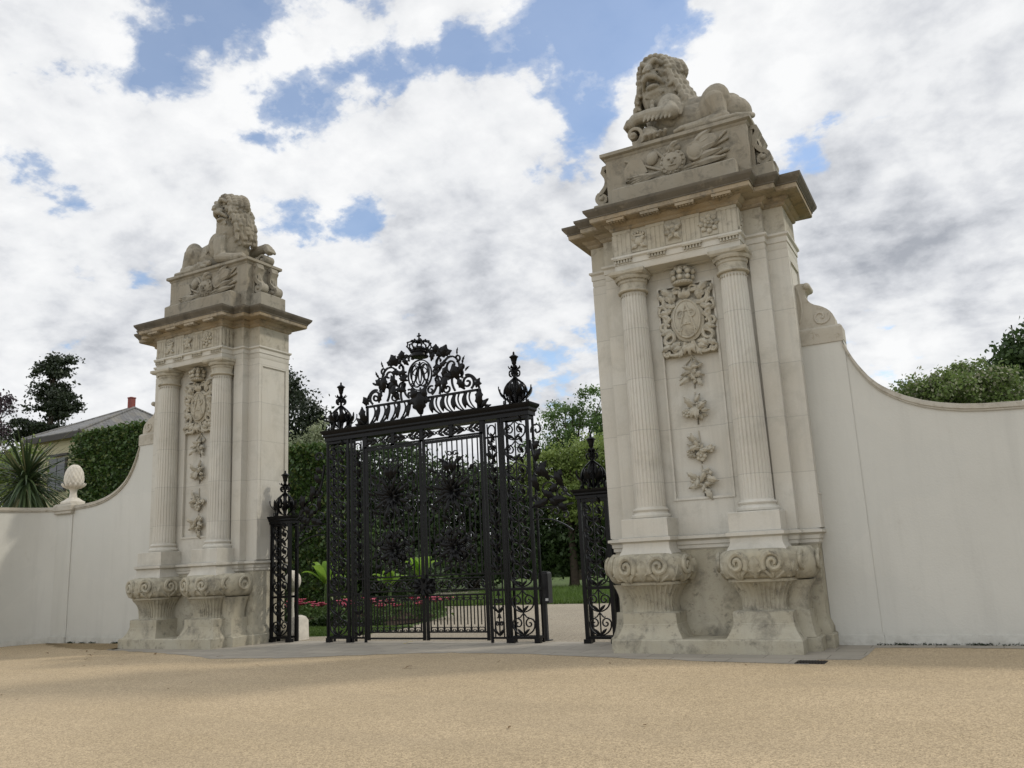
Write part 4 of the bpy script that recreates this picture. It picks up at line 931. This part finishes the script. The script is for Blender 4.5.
# low posts with brackets that join the gate to the piers
def low_post(s, label):
    g = empty('iron_post', (-4.06 if s<0 else 3.87,GY,0)); b = MB(); X0,X1 = -.31,.31
    for x in (X0,X1-.07):
        for y in (-.03,.20): b.box(x,x+.07,y-.03,y+.03,0,2.70)
    for z in (.08,.98,2.62):
        for y in (-.03,.20): b.box(X0+.06,X1-.06,y-.018,y+.018,z,z+.05)
    b.box(X0-.03,X0+.11,-.08,.04,0,.08); b.box(X1-.11,X1+.03,-.08,.04,0,.08)
    b.build('post_frame', M['iron'], g)
    b = MB(); scroll_panel(b,X0+.06,X1-.06,.13,.98,-.03,.43); scroll_panel(b,X0+.06,X1-.06,1.03,2.62,-.03,.40,1.0); b.build('scroll_panel', M['iron'], g, 40)
    b = MB(); cornice_box(b,X0-.02,X1+.02,-.08,.25,2.68,2.86); b.build('post_cap', M['iron'], g)
    b = MB(); iron_finial(b,0,.09,2.86,.56,1.08); b.build('finial', M['iron'], g, 40)
    b = MB(); q = -s      # bracket sweeps up to the tall pillar
    xs = lambda pts: xz([(q*(x),z) for x,z in pts],0)
    b.strap(xs(bez((.42,2.75),(.62,2.74),(.62,3.15),(.95,3.2),10)+bez((.95,3.2),(1.2,3.25),(1.22,3.6),(1.29,3.95),8)),(0,1,0),.018,.022)
    b.strap(xs([(1.12+q_[0],4.14+q_[1]) for q_ in spiral(0,0,.14,.02,-20,400,16)]),(0,1,0),.014,.02)
    b.strap(xs(bez((.42,2.62),(.8,2.58),(1.0,2.56),(1.30,2.60),6)),(0,1,0),.016,.02); b.strap(xs(bez((1.30,2.35),(1.0,2.4),(.7,2.3),(.45,2.1),8)),(0,1,0),.013,.02)
    for (cx,cz,r,a0,a1) in ((.62,2.85,.15,-60,360),(.95,2.92,.19,200,-230),(1.16,3.3,.14,90,520),(.80,2.48,.1,0,360),(1.18,2.75,.12,120,-260),(.6,2.4,.09,60,400),(1.15,2.46,.09,0,360)):
        b.strap(xs([(cx+q_[0],cz+q_[1]) for q_ in spiral(0,0,r,.02,a0,a1,16)]),(0,1,0),.013,.018)
    for (ox,oz,dx,dz,L) in ((.6,2.95,.5,1,.36),(.9,3.1,.4,.9,.4),(1.1,3.25,-.6,.8,.3),(.8,2.75,.8,.5,.3),(1.15,2.9,.2,1,.36),(.55,2.7,.9,.1,.3),(1.2,3.5,-.5,.8,.3),(.7,3.05,-.3,1,.26),(1.0,3.2,.8,.7,.24),(1.22,3.75,-.6,.6,.22),(.9,2.85,-.7,.6,.26),(1.15,2.62,-.8,.4,.26),(.55,2.5,.7,.5,.22),(1.0,2.7,.9,-.3,.28),(.7,2.6,.9,.6,.26)): b.leaf((q*ox,0,oz),(q*dx,0,dz),(0,-1,0),L,.18,.2,.3,3,.12,9)
    b.build('bracket', M['iron'], g, 40)
    return tag(g, label, 'iron post', 'low scrollwork posts')
low_post(-1, 'low black scrollwork post standing against the left pier')
low_post(1, 'low black scrollwork post half hidden by the right pier')
# control box beside the gate
g = empty('control_post', (2.50,GY+.45,0)); tag(g, 'black control box on a slim post behind the right gate pillar', 'control post')
b = MB(); b.box(-.035,.035,-.035,.035,0,1.05); b.box(-.09,.09,-.09,.09,0,.02); b.build('post', M['black'], g)
b = MB(); b.mold(rect(-.06,.15,-.12,.06),[(-.01,.72),(0,.73),(0,1.30),(-.02,1.32),(-.02,1.34)]); b.build('box', M['black'], g)
b = MB(); b.box(.08,.14,-.128,-.121,.77,.82); b.build('label_plate', M['white'], g)

# ------------------------------------------------------------------ ground
def sheet(name, poly, z, mt, sub=None):
    a = MB(); a.v = [(x,y,z) for x,y in poly]; a.f = [tuple(range(len(poly)))]
    return tag(a.build(name, mt, None, 0), kind='structure')
sheet('ground', rect(-400,400,-400,600), -.02, M['lawn'])
def wob(pts, amp, n, seed):
    r = random.Random(seed); o = []
    for p, q in zip(pts, pts[1:]):
        for k in range(n):
            t = k/n; o.append((p[0]+(q[0]-p[0])*t+r.uniform(-amp,amp), p[1]+(q[1]-p[1])*t+r.uniform(-amp,amp)))
    return o+[pts[-1]]
sheet('gravel_forecourt', [(-60,-80),(60,-80),(60,1.6),(-60,1.6)], 0., M['gravel'])
edge = wob([(-8.0,1.3),(-7.9,-.25),(-6.3,-.55),(-4.6,-.95),(-3.1,-1.45),(-1.6,-1.25),(0.2,-.55),(1.6,-.15),(3.2,-.25),(4.6,-.5),(6.2,-.85)],.05,8,2)+[(7.95,-1.05),(8.0,-.55),(8.55,-.5),(8.6,.05),(8.62,1.34),(16,1.34),(16,1.7),(-8,1.7)]
sheet('stone_paving', edge, .004, M['flag'])
strip_ = wob([(8.62,.98),(9.4,1.02),(10.6,.95),(12,1.05),(15.5,1.0)],.03,6,4)+[(15.5,1.34),(8.62,1.34)]
sheet('paving_strip', strip_, .005, M['flag'])
sheet('garden_path', [(-5,1.65),(6.5,1.65),(6.5,13.6),(-2,13.7),(-6,15),(-14,27),(-17,27),(-7.5,13.5),(-4.4,9),(-3.4,6),(-2.9,4.2),(-3.1,3.2),(-3.8,2.8),(-5,2.5)], .0, M['path'])
# dirt drifted against the left wall
sheet('earth_margin', wob([(-12,1.0),(-11.2,.55),(-10,.1),(-9,-.1),(-7.6,-.28)],.09,8,9)+[(-7.6,1.05)], .004, M['dirt'])
g = empty('drain_cover', (7.95,-.84,.004)); tag(g, 'dark slotted metal drain cover in the paving in front of the right pier', 'drain cover')
b = MB(); b.box(-.2,.2,-.16,.16,-.02,.004); b.build('frame', M['castiron'], g)
b = MB()
for i in range(9): b.box(-.17+.04*i,-.15+.04*i,-.13,.13,.004,.012)
b.build('grille', M['castiron'], g)
# fallen leaves and twigs
def fallen(x, y, sc, mt, label, rz):
    a = MB(); a.leaf((0,0,.004),(1,0,0),(0,0,1),sc,sc*.5,.18,.3,3,.05,9); a.tube([(0,0,.005),(-sc*.3,.02,.01)],sc*.02,5)
    o = a.build('fallen_leaf', mt, None, 40, (x,y,.006)); o.rotation_euler=(0,0,rz); return tag(o,label,'leaf')
fallen(-.42,1.22,.16,M['yellowleaf'],'yellow leaf at the foot of the closed gate leaves',.4)
fallen(2.05,-2.25,.13,M['deadleaf'],'small dark dead leaf alone on the open gravel',1.2)
for i,(x,y) in enumerate(((-7.43,-.83),(-6.19,-1.94),(-5.23,-1.02),(-8.69,-1.1),(-7.9,-.7),(-3.2,-1.2),(-6.9,-1.3))):
    o = fallen(x,y,.10+.05*rnd.random(),M['deadleaf'],'brown dead leaf among the litter on the gravel near the left pier',rnd.random()*6); o['group']='dead leaves near the left pier'

# ------------------------------------------------------------------ plants
def leaf_mesh(name, centers, size, mt, parent=None, jitter=.35, up=.0, aspect=1.7, seed=1, loc=None):
    """many separate pointed leaves, one rhombus each"""
    r = np.random.RandomState(seed); c = np.asarray(centers, float); n = len(c)
    d = r.normal(size=(n,3)); d[:,2] += up; d /= np.linalg.norm(d,axis=1)[:,None]
    e = r.normal(size=(n,3)); e -= d*(e*d).sum(1)[:,None]; e /= np.linalg.norm(e,axis=1)[:,None]
    nn = np.cross(d,e)
    L = size*(1+jitter*r.uniform(-1,1,n))[:,None]; W = L/aspect
    v = np.empty((n,4,3)); v[:,0] = c-d*L*.5; v[:,1] = c+e*W*.5+nn*L*.08; v[:,2] = c+d*L*.5; v[:,3] = c-e*W*.5+nn*L*.08
    me = bpy.data.meshes.new(name); me.vertices.add(n*4); me.vertices.foreach_set('co', v.ravel())
    me.loops.add(n*4); me.loops.foreach_set('vertex_index', np.arange(n*4)); me.polygons.add(n); me.polygons.foreach_set('loop_start', np.arange(n)*4)
    me.update(calc_edges=True); me.materials.append(mt)
    o = bpy.data.objects.new(name, me); col.objects.link(o)
    if parent: o.parent = parent
    return o
def clumps(blobs, nclump, per, spread, seed, hollow=.55, flat=.7):
    """points gathered into clumps that sit near the surface of a few ellipsoids"""
    r = np.random.RandomState(seed); vol = np.array([(b[3]*b[4]*b[5])**(2/3) for b in blobs]); vol /= vol.sum(); out = []; tips = []
    for b, f in zip(blobs, vol):
        k = max(2,int(nclump*f)); d = r.normal(size=(k,3)); d /= np.linalg.norm(d,axis=1)[:,None]; q = hollow+(1-hollow)*r.uniform(0,1,k)**.6
        cc = np.array(b[:3])+d*q[:,None]*np.array(b[3:6]); tips += [tuple(x) for x in cc]
        for x in cc:
            sc = spread*(.6+.8*r.uniform()); out.append(x+r.normal(size=(int(per*(.6+.8*r.uniform())),3))*np.array([sc,sc,sc*flat]))
    return np.concatenate(out), tips
def tree(name, label, cat, base, blobs, mt, leaf=.2, nclump=120, per=40, spread=.35, trunk=.2, seed=1, group=None, hollow=.45, nlimb=14, up=0., flat=.7, crown='crown'):
    """blobs in world coordinates: x, y, z and three radii"""
    r = random.Random(seed); t = empty(name, (base[0],base[1],0)); tag(t,label,cat,group)
    loc = [(b[0]-base[0],b[1]-base[1],b[2],b[3],b[4],b[5]) for b in blobs]
    pts, tips = clumps(loc, nclump, per, spread, seed, hollow, flat); pts = pts[pts[:,2] > .05]
    leaf_mesh(crown, pts, leaf, mt, t, seed=seed, up=up)
    m = MB(); zc = sum(b[2] for b in loc)/len(loc); top = max(b[2]+b[5]*.3 for b in loc); cx = sum(b[0] for b in loc)/len(loc); cy = sum(b[1] for b in loc)/len(loc)
    spine = [V(0,0,-.1),V(cx*.1+r.uniform(-.1,.1),cy*.1,top*.3),V(cx*.45,cy*.45,top*.6),V(cx*.9,cy*.9,top*.95)]
    m.tube(spine, trunk, 9, trunk*.25)
    for q in r.sample(tips, min(nlimb,len(tips))):
        p0 = spine[1].lerp(spine[2], r.random()) if q[2] > spine[1].z else spine[0].lerp(spine[1], .3+.6*r.random())
        p1 = Vector(q); mid = p0.lerp(p1,.5)+V(r.uniform(-.2,.2),r.uniform(-.2,.2),.12*(p1-p0).length); m.tube([p0,mid,p1],trunk*.32,6,trunk*.06)
    m.build('trunk', M['bark'], t, 60); return t

# tall dark tree far behind the house
tree('dark_tree','tall dark ragged tree rising behind the house roof','tree',(-48.4,24),[(-48.2,24,16.9,1.35,1.4,1.1),(-47.2,24,17.6,.6,.7,.5),(-49.2,24,17.5,.6,.7,.4),(-48.1,24,14.7,1.75,1.8,1.4),(-46.7,24,14.2,.9,1.1,1.1),(-49.2,24,12.5,2.7,2.2,1.2),(-48.6,24,9.5,4,3,2.5)],M['f_dark'],.24,330,75,.27,.35,5,hollow=.1,flat=.45)
tree('copper_tree','purplish tree cut by the left edge of the picture','tree',(-56.6,24),[(-56.4,24,15.6,1.9,1.8,1.2),(-56.2,24,13.0,2.1,1.8,.9),(-57.2,24,10.5,2.6,2,1.6)],M['f_purple'],.24,90,50,.35,.3,6)
# house
hs = empty('house', (-32.25,18.7,0)); tag(hs,'cream boarded house with hipped slate roof and red chimney','house')
b = MB(); b.box(-2.1,2.1,-4.6,4.6,0,9.15); b.build('wall', M['cream'], hs, 0)
b = MB(); x0,x1,y0,y1,ze,zr = -2.5,2.4,-4.95,4.95,9.15,11.4; rx0,rx1 = -.12,.12
th=.12
b.add([(x0,y0,ze),(x1,y0,ze),(x1,y1,ze),(x0,y1,ze),(x0,y0,ze+th),(x1,y0,ze+th),(x1,y1,ze+th),(x0,y1,ze+th),(rx0,0,zr),(rx1,0,zr)],[(3,2,1,0),(0,1,5,4),(1,2,6,5),(2,3,7,6),(3,0,4,7),(4,5,9,8),(5,6,9),(6,7,8,9),(7,4,8)])
rf = b.build('roof', M['slate'], hs, 0)
b = MB(); 
for p,q in (((rx0,0,zr),(rx1,0,zr)),((rx1,0,zr),(x1,y0,ze+th)),((rx1,0,zr),(x1,y1,ze+th)),((rx0,0,zr),(x0,y0,ze+th))): b.tube([p,tuple((a_+c_)/2 for a_,c_ in zip(p,q)),q],.08,8)
b.build('ridge_tiles', M['slate'], rf, 60)
b = MB(); b.box(x0+.05,x1-.02,y0-.03,y0+.02,ze-.22,ze+.06); b.box(x1-.05,x1+.03,y0,y1,ze-.22,ze+.06); b.build('fascia', M['darkwood'], hs, 0)
b = MB(); b.box(rx1-.38,rx1-.1,-.16,.16,zr-.4,zr+.58); b.mold(rect(rx1-.38,rx1-.1,-.16,.16),[(.025,zr+.58),(.025,zr+.63),(0,zr+.65)]); b.build('chimney', M['brick'], rf, 0)
for x in (.35,):
    b = MB(); b.box(x-.75,x+.75,-4.68,-4.58,6.2,8.0); f = b.build('window', M['darkwood'], hs, 0)
    b = MB(); b.box(x-.65,x-.03,-4.70,-4.66,6.3,8.0); b.box(x+.03,x+.65,-4.70,-4.66,6.3,8.0); b.build('pane', M['glass'], f, 0)
    b = MB(); b.box(x-.85,x+.85,-4.75,-4.6,8.1,8.22); b.build('lintel', M['darkwood'], f, 0)
# ivy mass in front of the house
def hedge(name, label, x0,x1,y0,y1,h, mt, n, leaf, seed, group=None, bumps=.2):
    r = np.random.RandomState(seed); t = empty(name, ((x0+x1)/2,(y0+y1)/2,0)); tag(t,label,'hedge',group); cx,cy=(x0+x1)/2,(y0+y1)/2
    u = r.uniform(-1,1,(n,3)); face = r.randint(0,5,n); hx,hy=(x1-x0)/2,(y1-y0)/2
    P = np.empty((n,3)); P[:,0]=u[:,0]*hx; P[:,1]=u[:,1]*hy; P[:,2]=(u[:,2]+1)/2*h
    P[face==0,1]=-hy; P[face==1,0]=hx; P[face==2,2]=h; P[face==3,0]=-hx; P[face==4,1]=-hy
    # rounded shoulders and a lumpy face
    w = np.sin(P[:,0]*3.1+seed)*np.sin(P[:,2]*2.7+1.3)+.6*np.sin(P[:,0]*7.3+P[:,2]*5.1); k=1+bumps*.25*w/max(hx,.5)
    P[:,0]*=k; P[:,1]*=k; top=P[:,2]>h*.9; P[top,2]-= (np.abs(P[top,0]/hx)**4)*.18*1; P += r.normal(size=P.shape)*np.array([.08,.08,.08])
    leaf_mesh('foliage', P, leaf, mt, t, seed=seed, aspect=1.15)
    b = MB(); b.mold(rect(-hx+.15,hx-.15,-hy+.15,hy-.15),[(-.0,0),(0,h*.6),(-.05,h-.25),(-.2,h-.15)]); b.build('inner_growth', M['f_deep'], t, 0); return t
hedge('ivy_hedge','high dark ivy mass with a flat top in front of the slate roof',-23.25,-18.2,9,11.5,7.75,M['f_ivy'],26000,.135,3)
hedge('climber_hedge','tall green creeper-covered screen seen between the left pier and gate',-13.0,-9.15,9,10.5,5.85,M['f_ivy'],16000,.13,8)
tree('variegated_shrub','pale variegated shrub topping the creeper-covered screen','shrub',(-11.3,10.9),[(-11.4,10.6,6.1,.8,.6,.45),(-11.0,10.6,6.6,.35,.35,.45),(-10.2,10.6,5.9,.7,.5,.4),(-12.2,10.6,6.1,.6,.5,.5)],M['f_var'],.13,70,40,.18,.1,9)
tree('conifer','dark feathery conifer beside the left pier','tree',(-23.9,22),[(-24.6,22,11.6,1.8,1.8,1.4),(-22.9,22,10.0,2.0,1.8,1.6),(-24.2,22,8,3.4,2.6,2.4),(-21.8,22,9.3,1.2,1.2,1.0),(-23.6,22,12.6,.35,.35,.7),(-22.5,22,11.7,.35,.35,.7),(-21.2,22,9.9,.3,.3,.6)],M['f_dark'],.2,260,60,.26,.3,12,hollow=.3,up=.9,flat=1.3)
# cordyline behind the left wall
def spiky(name, label, x, y, zc, L, n, seed):
    t = empty(name,(x,y,0)); tag(t,label,'plant'); r = random.Random(seed); m = MB()
    m.tube([(0,0,0),(.1,0,zc*.5),(0,0,zc)],.16,10,.1); m.build('trunk', M['bark'], t, 60); m = MB()
    for i in range(n):
        a_ = r.random()*2*PI; el = R(r.uniform(-60,70)); d = V(math.cos(a_)*math.cos(el),math.sin(a_)*math.cos(el),math.sin(el)); l = L*r.uniform(.75,1.1); side = d.cross(V(0,0,1)).normalized() if abs(d.z)<.98 else V(1,0,0); rs=[]
        droop = r.uniform(.1,.55); c0 = V(0,0,zc+r.uniform(-.35,.2))
        vs=[];fs=[]
        for k in range(6):
            t_=k/5; c=c0+d*(l*t_)-V(0,0,droop*l*t_*t_); w=.05*(1-t_**1.5)*(.5+min(1,t_*4)*.5)+.003; nn=d.cross(side)*.012; vs+=[tuple(c-side*w+nn),tuple(c),tuple(c+side*w+nn)]
            if k: q=3*k; fs+=[(q-3,q-2,q+1,q),(q-2,q-1,q+2,q+1)]
        m.add(vs,fs)
    m.build('leaves', M['f_spike'], t, 60, fix=False); return t
spiky('cordyline','spiky sword-leaved plant showing over the wall left of the pineapple finial',-19.9,5,5.3,2.5,300,4)
tree('shrub','light green bush behind the spiky sword-leaved plant','shrub',(-27.6,9),[(-27.6,9,6.9,1.5,1.2,1.0),(-26.8,9,6.2,1.2,1,1),(-28.6,9,6,1.6,1.2,1.4)],M['f_light'],.2,90,40,.25,.1,15)
# trees beyond the gate
tree('dark_tree','broad dark tree seen through the left gate leaf','tree',(-22.5,30),[(-22.4,30,7.2,3.2,2.6,2.5),(-24.5,30,5.5,2.8,2.5,2.6),(-20.0,30,5.0,2.6,2.5,2.6),(-22.0,30,3.2,4.2,3,2.4)],M['f_deep'],.3,300,55,.5,.4,21)
tree('dark_tree','dark tree filling the lower right gate leaf','tree',(-16.4,30.5),[(-16.8,30.5,5.6,3.0,2.6,2.0),(-14.2,30.5,5.2,2.0,2.2,1.8),(-16.4,30.5,2.8,4.0,3,2.6)],M['f_deep'],.3,260,55,.5,.4,22)
tree('dark_tree','dark tree behind the creeper-covered screen, left of the gate','tree',(-27.8,31),[(-27.6,31,6.5,3.2,2.6,3.0),(-29.5,31,4.2,3,2.6,3),(-27,31,3,3.4,2.6,2.6)],M['f_deep'],.3,220,55,.5,.4,23)
tree('oak_tree','open-crowned tree against the sky between gate and right pier','tree',(-14.6,42),[(-12.2,42,12.2,2.0,1.8,1.3),(-15.2,42,11.6,1.7,1.6,1.1),(-13.4,42,10.2,2.2,2,1.2),(-16.9,42,9.9,1.4,1.3,.8),(-17.6,42,8.6,1.6,1.5,.8),(-11,42,9.6,2.2,2,1.4),(-15.2,42,8.6,2,2,.9),(-13,42,7.4,3,2.4,1.4)],M['f_mid'],.21,230,70,.30,.35,24,hollow=.6,nlimb=40)
tree('light_tree','sunlit light green tree below the open-crowned tree','tree',(-8.6,28),[(-9.6,28,6.5,1.7,1.5,1.0),(-7.2,28,6.8,1.6,1.5,1.1),(-8.6,28,5.2,2.1,1.8,1.1),(-11.2,28,6.3,.9,.9,.7),(-8,28,4.2,1.6,1.5,.9)],M['f_light'],.19,230,70,.28,.25,25)
tree('dark_tree','low dark tree over the grass behind the open side gateway','tree',(-9.6,30),[(-10.5,30,3.6,2.4,2.4,1.9),(-7.6,29.6,3.4,2.2,2.2,2.0),(-9.2,29.6,1.9,3.2,2.4,1.3),(-12.6,30,3,2,2,2.2),(-5,30,3,2.2,2,2.2)],M['f_deep'],.28,300,55,.4,.3,26)
tree('background_shrub','dense mid green shrub behind the flower bed','shrub',(-14.4,15.5),[(-15.2,15.5,2.2,2.4,1.6,1.8),(-13.2,15.5,1.7,1.8,1.4,1.4),(-17,15.5,1.8,1.6,1.4,1.5)],M['f_mid'],.2,200,45,.3,.12,27)
tree('background_shrub','low dark shrub at the far bend of the garden path','shrub',(-18.8,27),[(-19.2,27,1.5,2.6,1.6,1.3),(-16.4,27,1.3,1.8,1.4,1.1)],M['f_deep'],.24,130,45,.3,.12,28)
hedge('far_hedge','long clipped hedge closing the garden in the distance',-60,30,52,54,3.2,M['f_deep'],16000,.5,31)
# shrubs over the right wall
tree('flowering_shrub','rounded shrub with pale flowers showing over the dip of the right wall','shrub',(9.6,12),[(9.45,12,5.55,.6,.8,.5),(10.1,12,5.5,.8,.8,.55),(8.95,12,5.45,.4,.6,.35),(9.6,12,4.2,1.3,1,1.2)],M['f_shrub'],.105,240,70,.15,.12,41,group='flowering shrubs behind the right wall')
tree('flowering_shrub','taller flowering shrub behind the right wall near the dark tree','shrub',(10.9,13),[(10.7,13,6.0,.55,.7,.45),(11.3,13,5.7,.8,.8,.55),(10.2,13,5.6,.5,.6,.5),(10.9,13,4.6,1.3,1,1.2)],M['f_shrub'],.105,240,70,.15,.12,42,group='flowering shrubs behind the right wall')
tree('dark_tree','dark tree rising at the right edge behind the flowering shrubs','tree',(12.9,20),[(12.6,20,7.7,.8,1,.75),(13.6,20,8.0,1.2,1.2,1.0),(12.6,20,6.3,1.5,1.4,1.2),(11.75,20,7.5,.35,.4,.45)],M['f_deep'],.2,170,45,.22,.18,43)
b = MB(); b.tube([(0,0,0),(0,0,6),(0,0,11)],.05,6,.03); b.tube([(-.3,0,10.6),(0,0,10.62),(.3,0,10.6)],.02,5)
tag(b.build('aerial_mast', M['castiron'], None, 40, (13.05,30,0)),'thin aerial mast above the dark tree at the right edge','mast')

# ------------------------------------------------------------------ garden inside the gate
sheet('flower_bed', wob([(-14,5.4),(-9,5.2),(-5.5,5.0),(-4.0,5.4),(-3.9,6.5),(-4.8,9),(-7.6,12),(-14,11)],.1,5,6)+[(-14,5.4)], .012, M['soil'])
def grass_patch(name, poly_fn, n, hgt, seed, mt):
    r = np.random.RandomState(seed); P = poly_fn(r, n); m = len(P); a = r.uniform(0,2*PI,m); h = hgt*r.uniform(.5,1.2,m); w = .012+.004*r.uniform(size=m)*(1+hgt*8); lean = r.normal(size=(m,2))*h[:,None]*.35
    v = np.zeros((m,3,3)); v[:,0,:2]=P+np.c_[np.cos(a),np.sin(a)]*w[:,None]; v[:,1,:2]=P-np.c_[np.cos(a),np.sin(a)]*w[:,None]; v[:,2,:2]=P+lean; v[:,2,2]=h
    me = bpy.data.meshes.new(name); me.vertices.add(m*3); me.vertices.foreach_set('co',v.ravel()); me.loops.add(m*3); me.loops.foreach_set('vertex_index',np.arange(m*3)); me.polygons.add(m); me.polygons.foreach_set('loop_start',np.arange(m)*3); me.update(calc_edges=True); me.materials.append(mt)
    o = bpy.data.objects.new(name, me); col.objects.link(o); return tag(o,kind='stuff')
o = grass_patch('lawn_grass', lambda r,n: np.c_[r.uniform(-12,-3.0,n), r.uniform(2.9,5.2,n)], 26000, .06, 51, M['grass']); tag(o,'short green grass in front of the flower bed','grass')
o = grass_patch('meadow_grass', lambda r,n: np.c_[r.uniform(-12,12,n), 13.8+14*r.uniform(0,1,n)**1.5], 42000, .22, 52, M['grass']); tag(o,'longer grass beyond the garden path','grass')
# low edging plants, bedding flowers, banana plants
r = np.random.RandomState(61)
P = np.c_[r.uniform(-13,-4.1,9000), 5.2+.35*r.uniform(size=9000), .28*r.uniform(size=9000)]
P[:,2] *= 1+.4*np.sin(P[:,0]*3); tag(leaf_mesh('edging_foliage', P, .09, M['f_deep'], seed=61),'low dark green edging along the flower bed','edging plants',kind='stuff')
def flower(kind_seed):
    t = empty('bedding_plant',(0,0,0)); rr = np.random.RandomState(kind_seed); pts = rr.normal(size=(90,3))*np.array([.16,.16,.12])+np.array([0,0,.26]); leaf_mesh('foliage', pts[pts[:,2]>.02], .12, M['f_mid'], t, seed=kind_seed)
    b = MB(); b.tube([(0,0,0),(.01,0,.2),(0,0,.42)],.01,5); b.build('stem', M['f_mid'], t, 60)
    b = MB()
    for q in range(4):
        ox,oy,oz = rr.normal(size=3)*np.array([.10,.10,.06])
        for k in range(8):
            an=2*PI*k/8; b.leaf((ox,oy,.48+oz),(math.cos(an),math.sin(an),.5),(0,0,1),.12,.10,.2,.2,0,.2,4)
    b.build('blossom', M['f_pink'], t, 50); return t
fl = flower(71); rr = random.Random(8); first = True
spots = [(-8.85,7.4),(-8.3,7.6),(-8.0,7.3),(-7.4,7.7),(-6.9,7.3),(-6.4,7.8),(-6.0,7.4),(-5.6,7.6),(-5.2,7.3),(-4.8,7.7),(-4.4,7.4),(-4.0,7.6),(-9.3,7.8),(-9.7,7.4),(-3.6,7.3),(-10.2,7.7),(-6.6,6.9),(-5.4,6.9)]
for i,(x,y) in enumerate(spots):
    o = fl if i==0 else copy_tree(fl); o.location=(x+rr.uniform(-.1,.1),y+rr.uniform(-.1,.1),0); o.rotation_euler=(0,0,rr.random()*6); k=rr.uniform(.85,1.2); o.scale=(k,k,k)
    tag(o,'pink bedding plant in the flower bed inside the gate','flower','pink bedding plants')
def banana(x, y, h, label, seed, sc=1):
    t = empty('banana_plant',(x,y,0)); tag(t,label,'plant'); r = random.Random(seed); m = MB(); m.tube([(0,0,0),(0,0,h*.3),(.03,0,h*.62)],.07,10,.04); m.build('stem', M['f_mid'], t, 60)
    m = MB()
    for i in range(8):
        a_ = i*2.4+r.random(); el = R(r.uniform(35,80)); d = V(math.cos(a_)*math.cos(el),math.sin(a_)*math.cos(el),math.sin(el)); side=d.cross(V(0,0,1)).normalized(); l=h*r.uniform(.42,.6); vs=[];fs=[]
        for k in range(9):
            t_=k/8; c=V(0,0,h*.5)+d*(l*t_)-V(0,0,l*.35*t_**3); w=.17*sc*math.sin(PI*min(1,t_*.9+.08))**.7*(0.15 if t_<.12 else 1); up_=V(0,0,1)*w*.35; vs+=[tuple(c-side*w+up_),tuple(c),tuple(c+side*w+up_)]
            if k: q=3*k; fs+=[(q-3,q-2,q+1,q),(q-2,q-1,q+2,q+1)]
        m.add(vs,fs)
    m.build('leaves', M['f_banana'], t, 60, fix=False)
banana(-4.6,7.9,2.2,'large-leaved banana plant behind the middle of the gate',3)
banana(-8.3,7.9,2.15,'large-leaved banana plant beside the tall left gate pillar',5)
banana(-6.3,8.6,1.8,'smaller banana plant between two larger ones in the bed',6)
g = empty('stone_ornament',(-7.32,5.3,0)); tag(g,'pale carved stone ornament on a slim stem behind the low left post','ornament')
b = MB(); b.lathe([(.16,0),(.16,.12),(.08,.2),(.06,.6),(.07,.98),(.13,1.03)],(0,0,0),16); b.build('stem', M['whitestone'], g)
b = MB(); b.ell((0,0,1.3),(.27,.25,.30),20,14); b.tube([(.16+.07*math.cos(a_),-.2,1.3+.12*math.sin(a_)) for a_ in [i*.5 for i in range(9)]],.02,6); b.build('carved_head', M['whitestone'], g, 60)
b = MB(); b.mold(rect(-.17,.17,-.17,.17),[(0,0),(-.01,.44),(-.05,.52),(-.12,.56)]); tag(b.build('guard_stone', M['whitestone'], None, 30, (-4.04,2.0,0)),'pale stone guard block at the foot of the low left post','stone block')
# dark shrub layer between bed and trees
tree('background_shrub','dark leafy shrub behind the low left post','shrub',(-11.4,12.2),[(-12.2,12.2,1.6,1.6,1.2,1.5),(-10.2,12.2,1.5,1.4,1.2,1.3),(-11.4,12.2,2.6,1.2,1,1.0),(-8.4,12.4,1.1,1.3,1.1,.9)],M['f_deep'],.2,220,45,.28,.12,29)

# weeds and grit where the walls meet the ground
r = np.random.RandomState(91)
def weed_line(name, x0, x1, y, n, label, k):
    c = r.uniform(x0,x1,k); P = np.c_[c[r.randint(0,k,n)]+r.normal(size=n)*.07, y-np.abs(r.normal(size=n))*.022, np.abs(r.normal(size=n))*.014+.008]
    tag(leaf_mesh(name, P, .026, M['f_dark'], seed=92),label,'weeds',kind='stuff')
weed_line('wall_weeds', 8.65, 13, 1.325, 900, 'tiny dark weeds in the joint at the foot of the right wall', 40)
weed_line('wall_weeds', -11.2, -8.2, 1.03, 700, 'tiny dark weeds at the foot of the left wall', 9)
for i in range(26):
    x, y = r.uniform(-6,9), r.uniform(-6.5,-.8)
    o = fallen(x,y,.03+.05*r.rand(),M['deadleaf'],'tiny brown leaf scrap scattered on the open gravel',r.rand()*6); o['group']='leaf scraps on the open gravel'
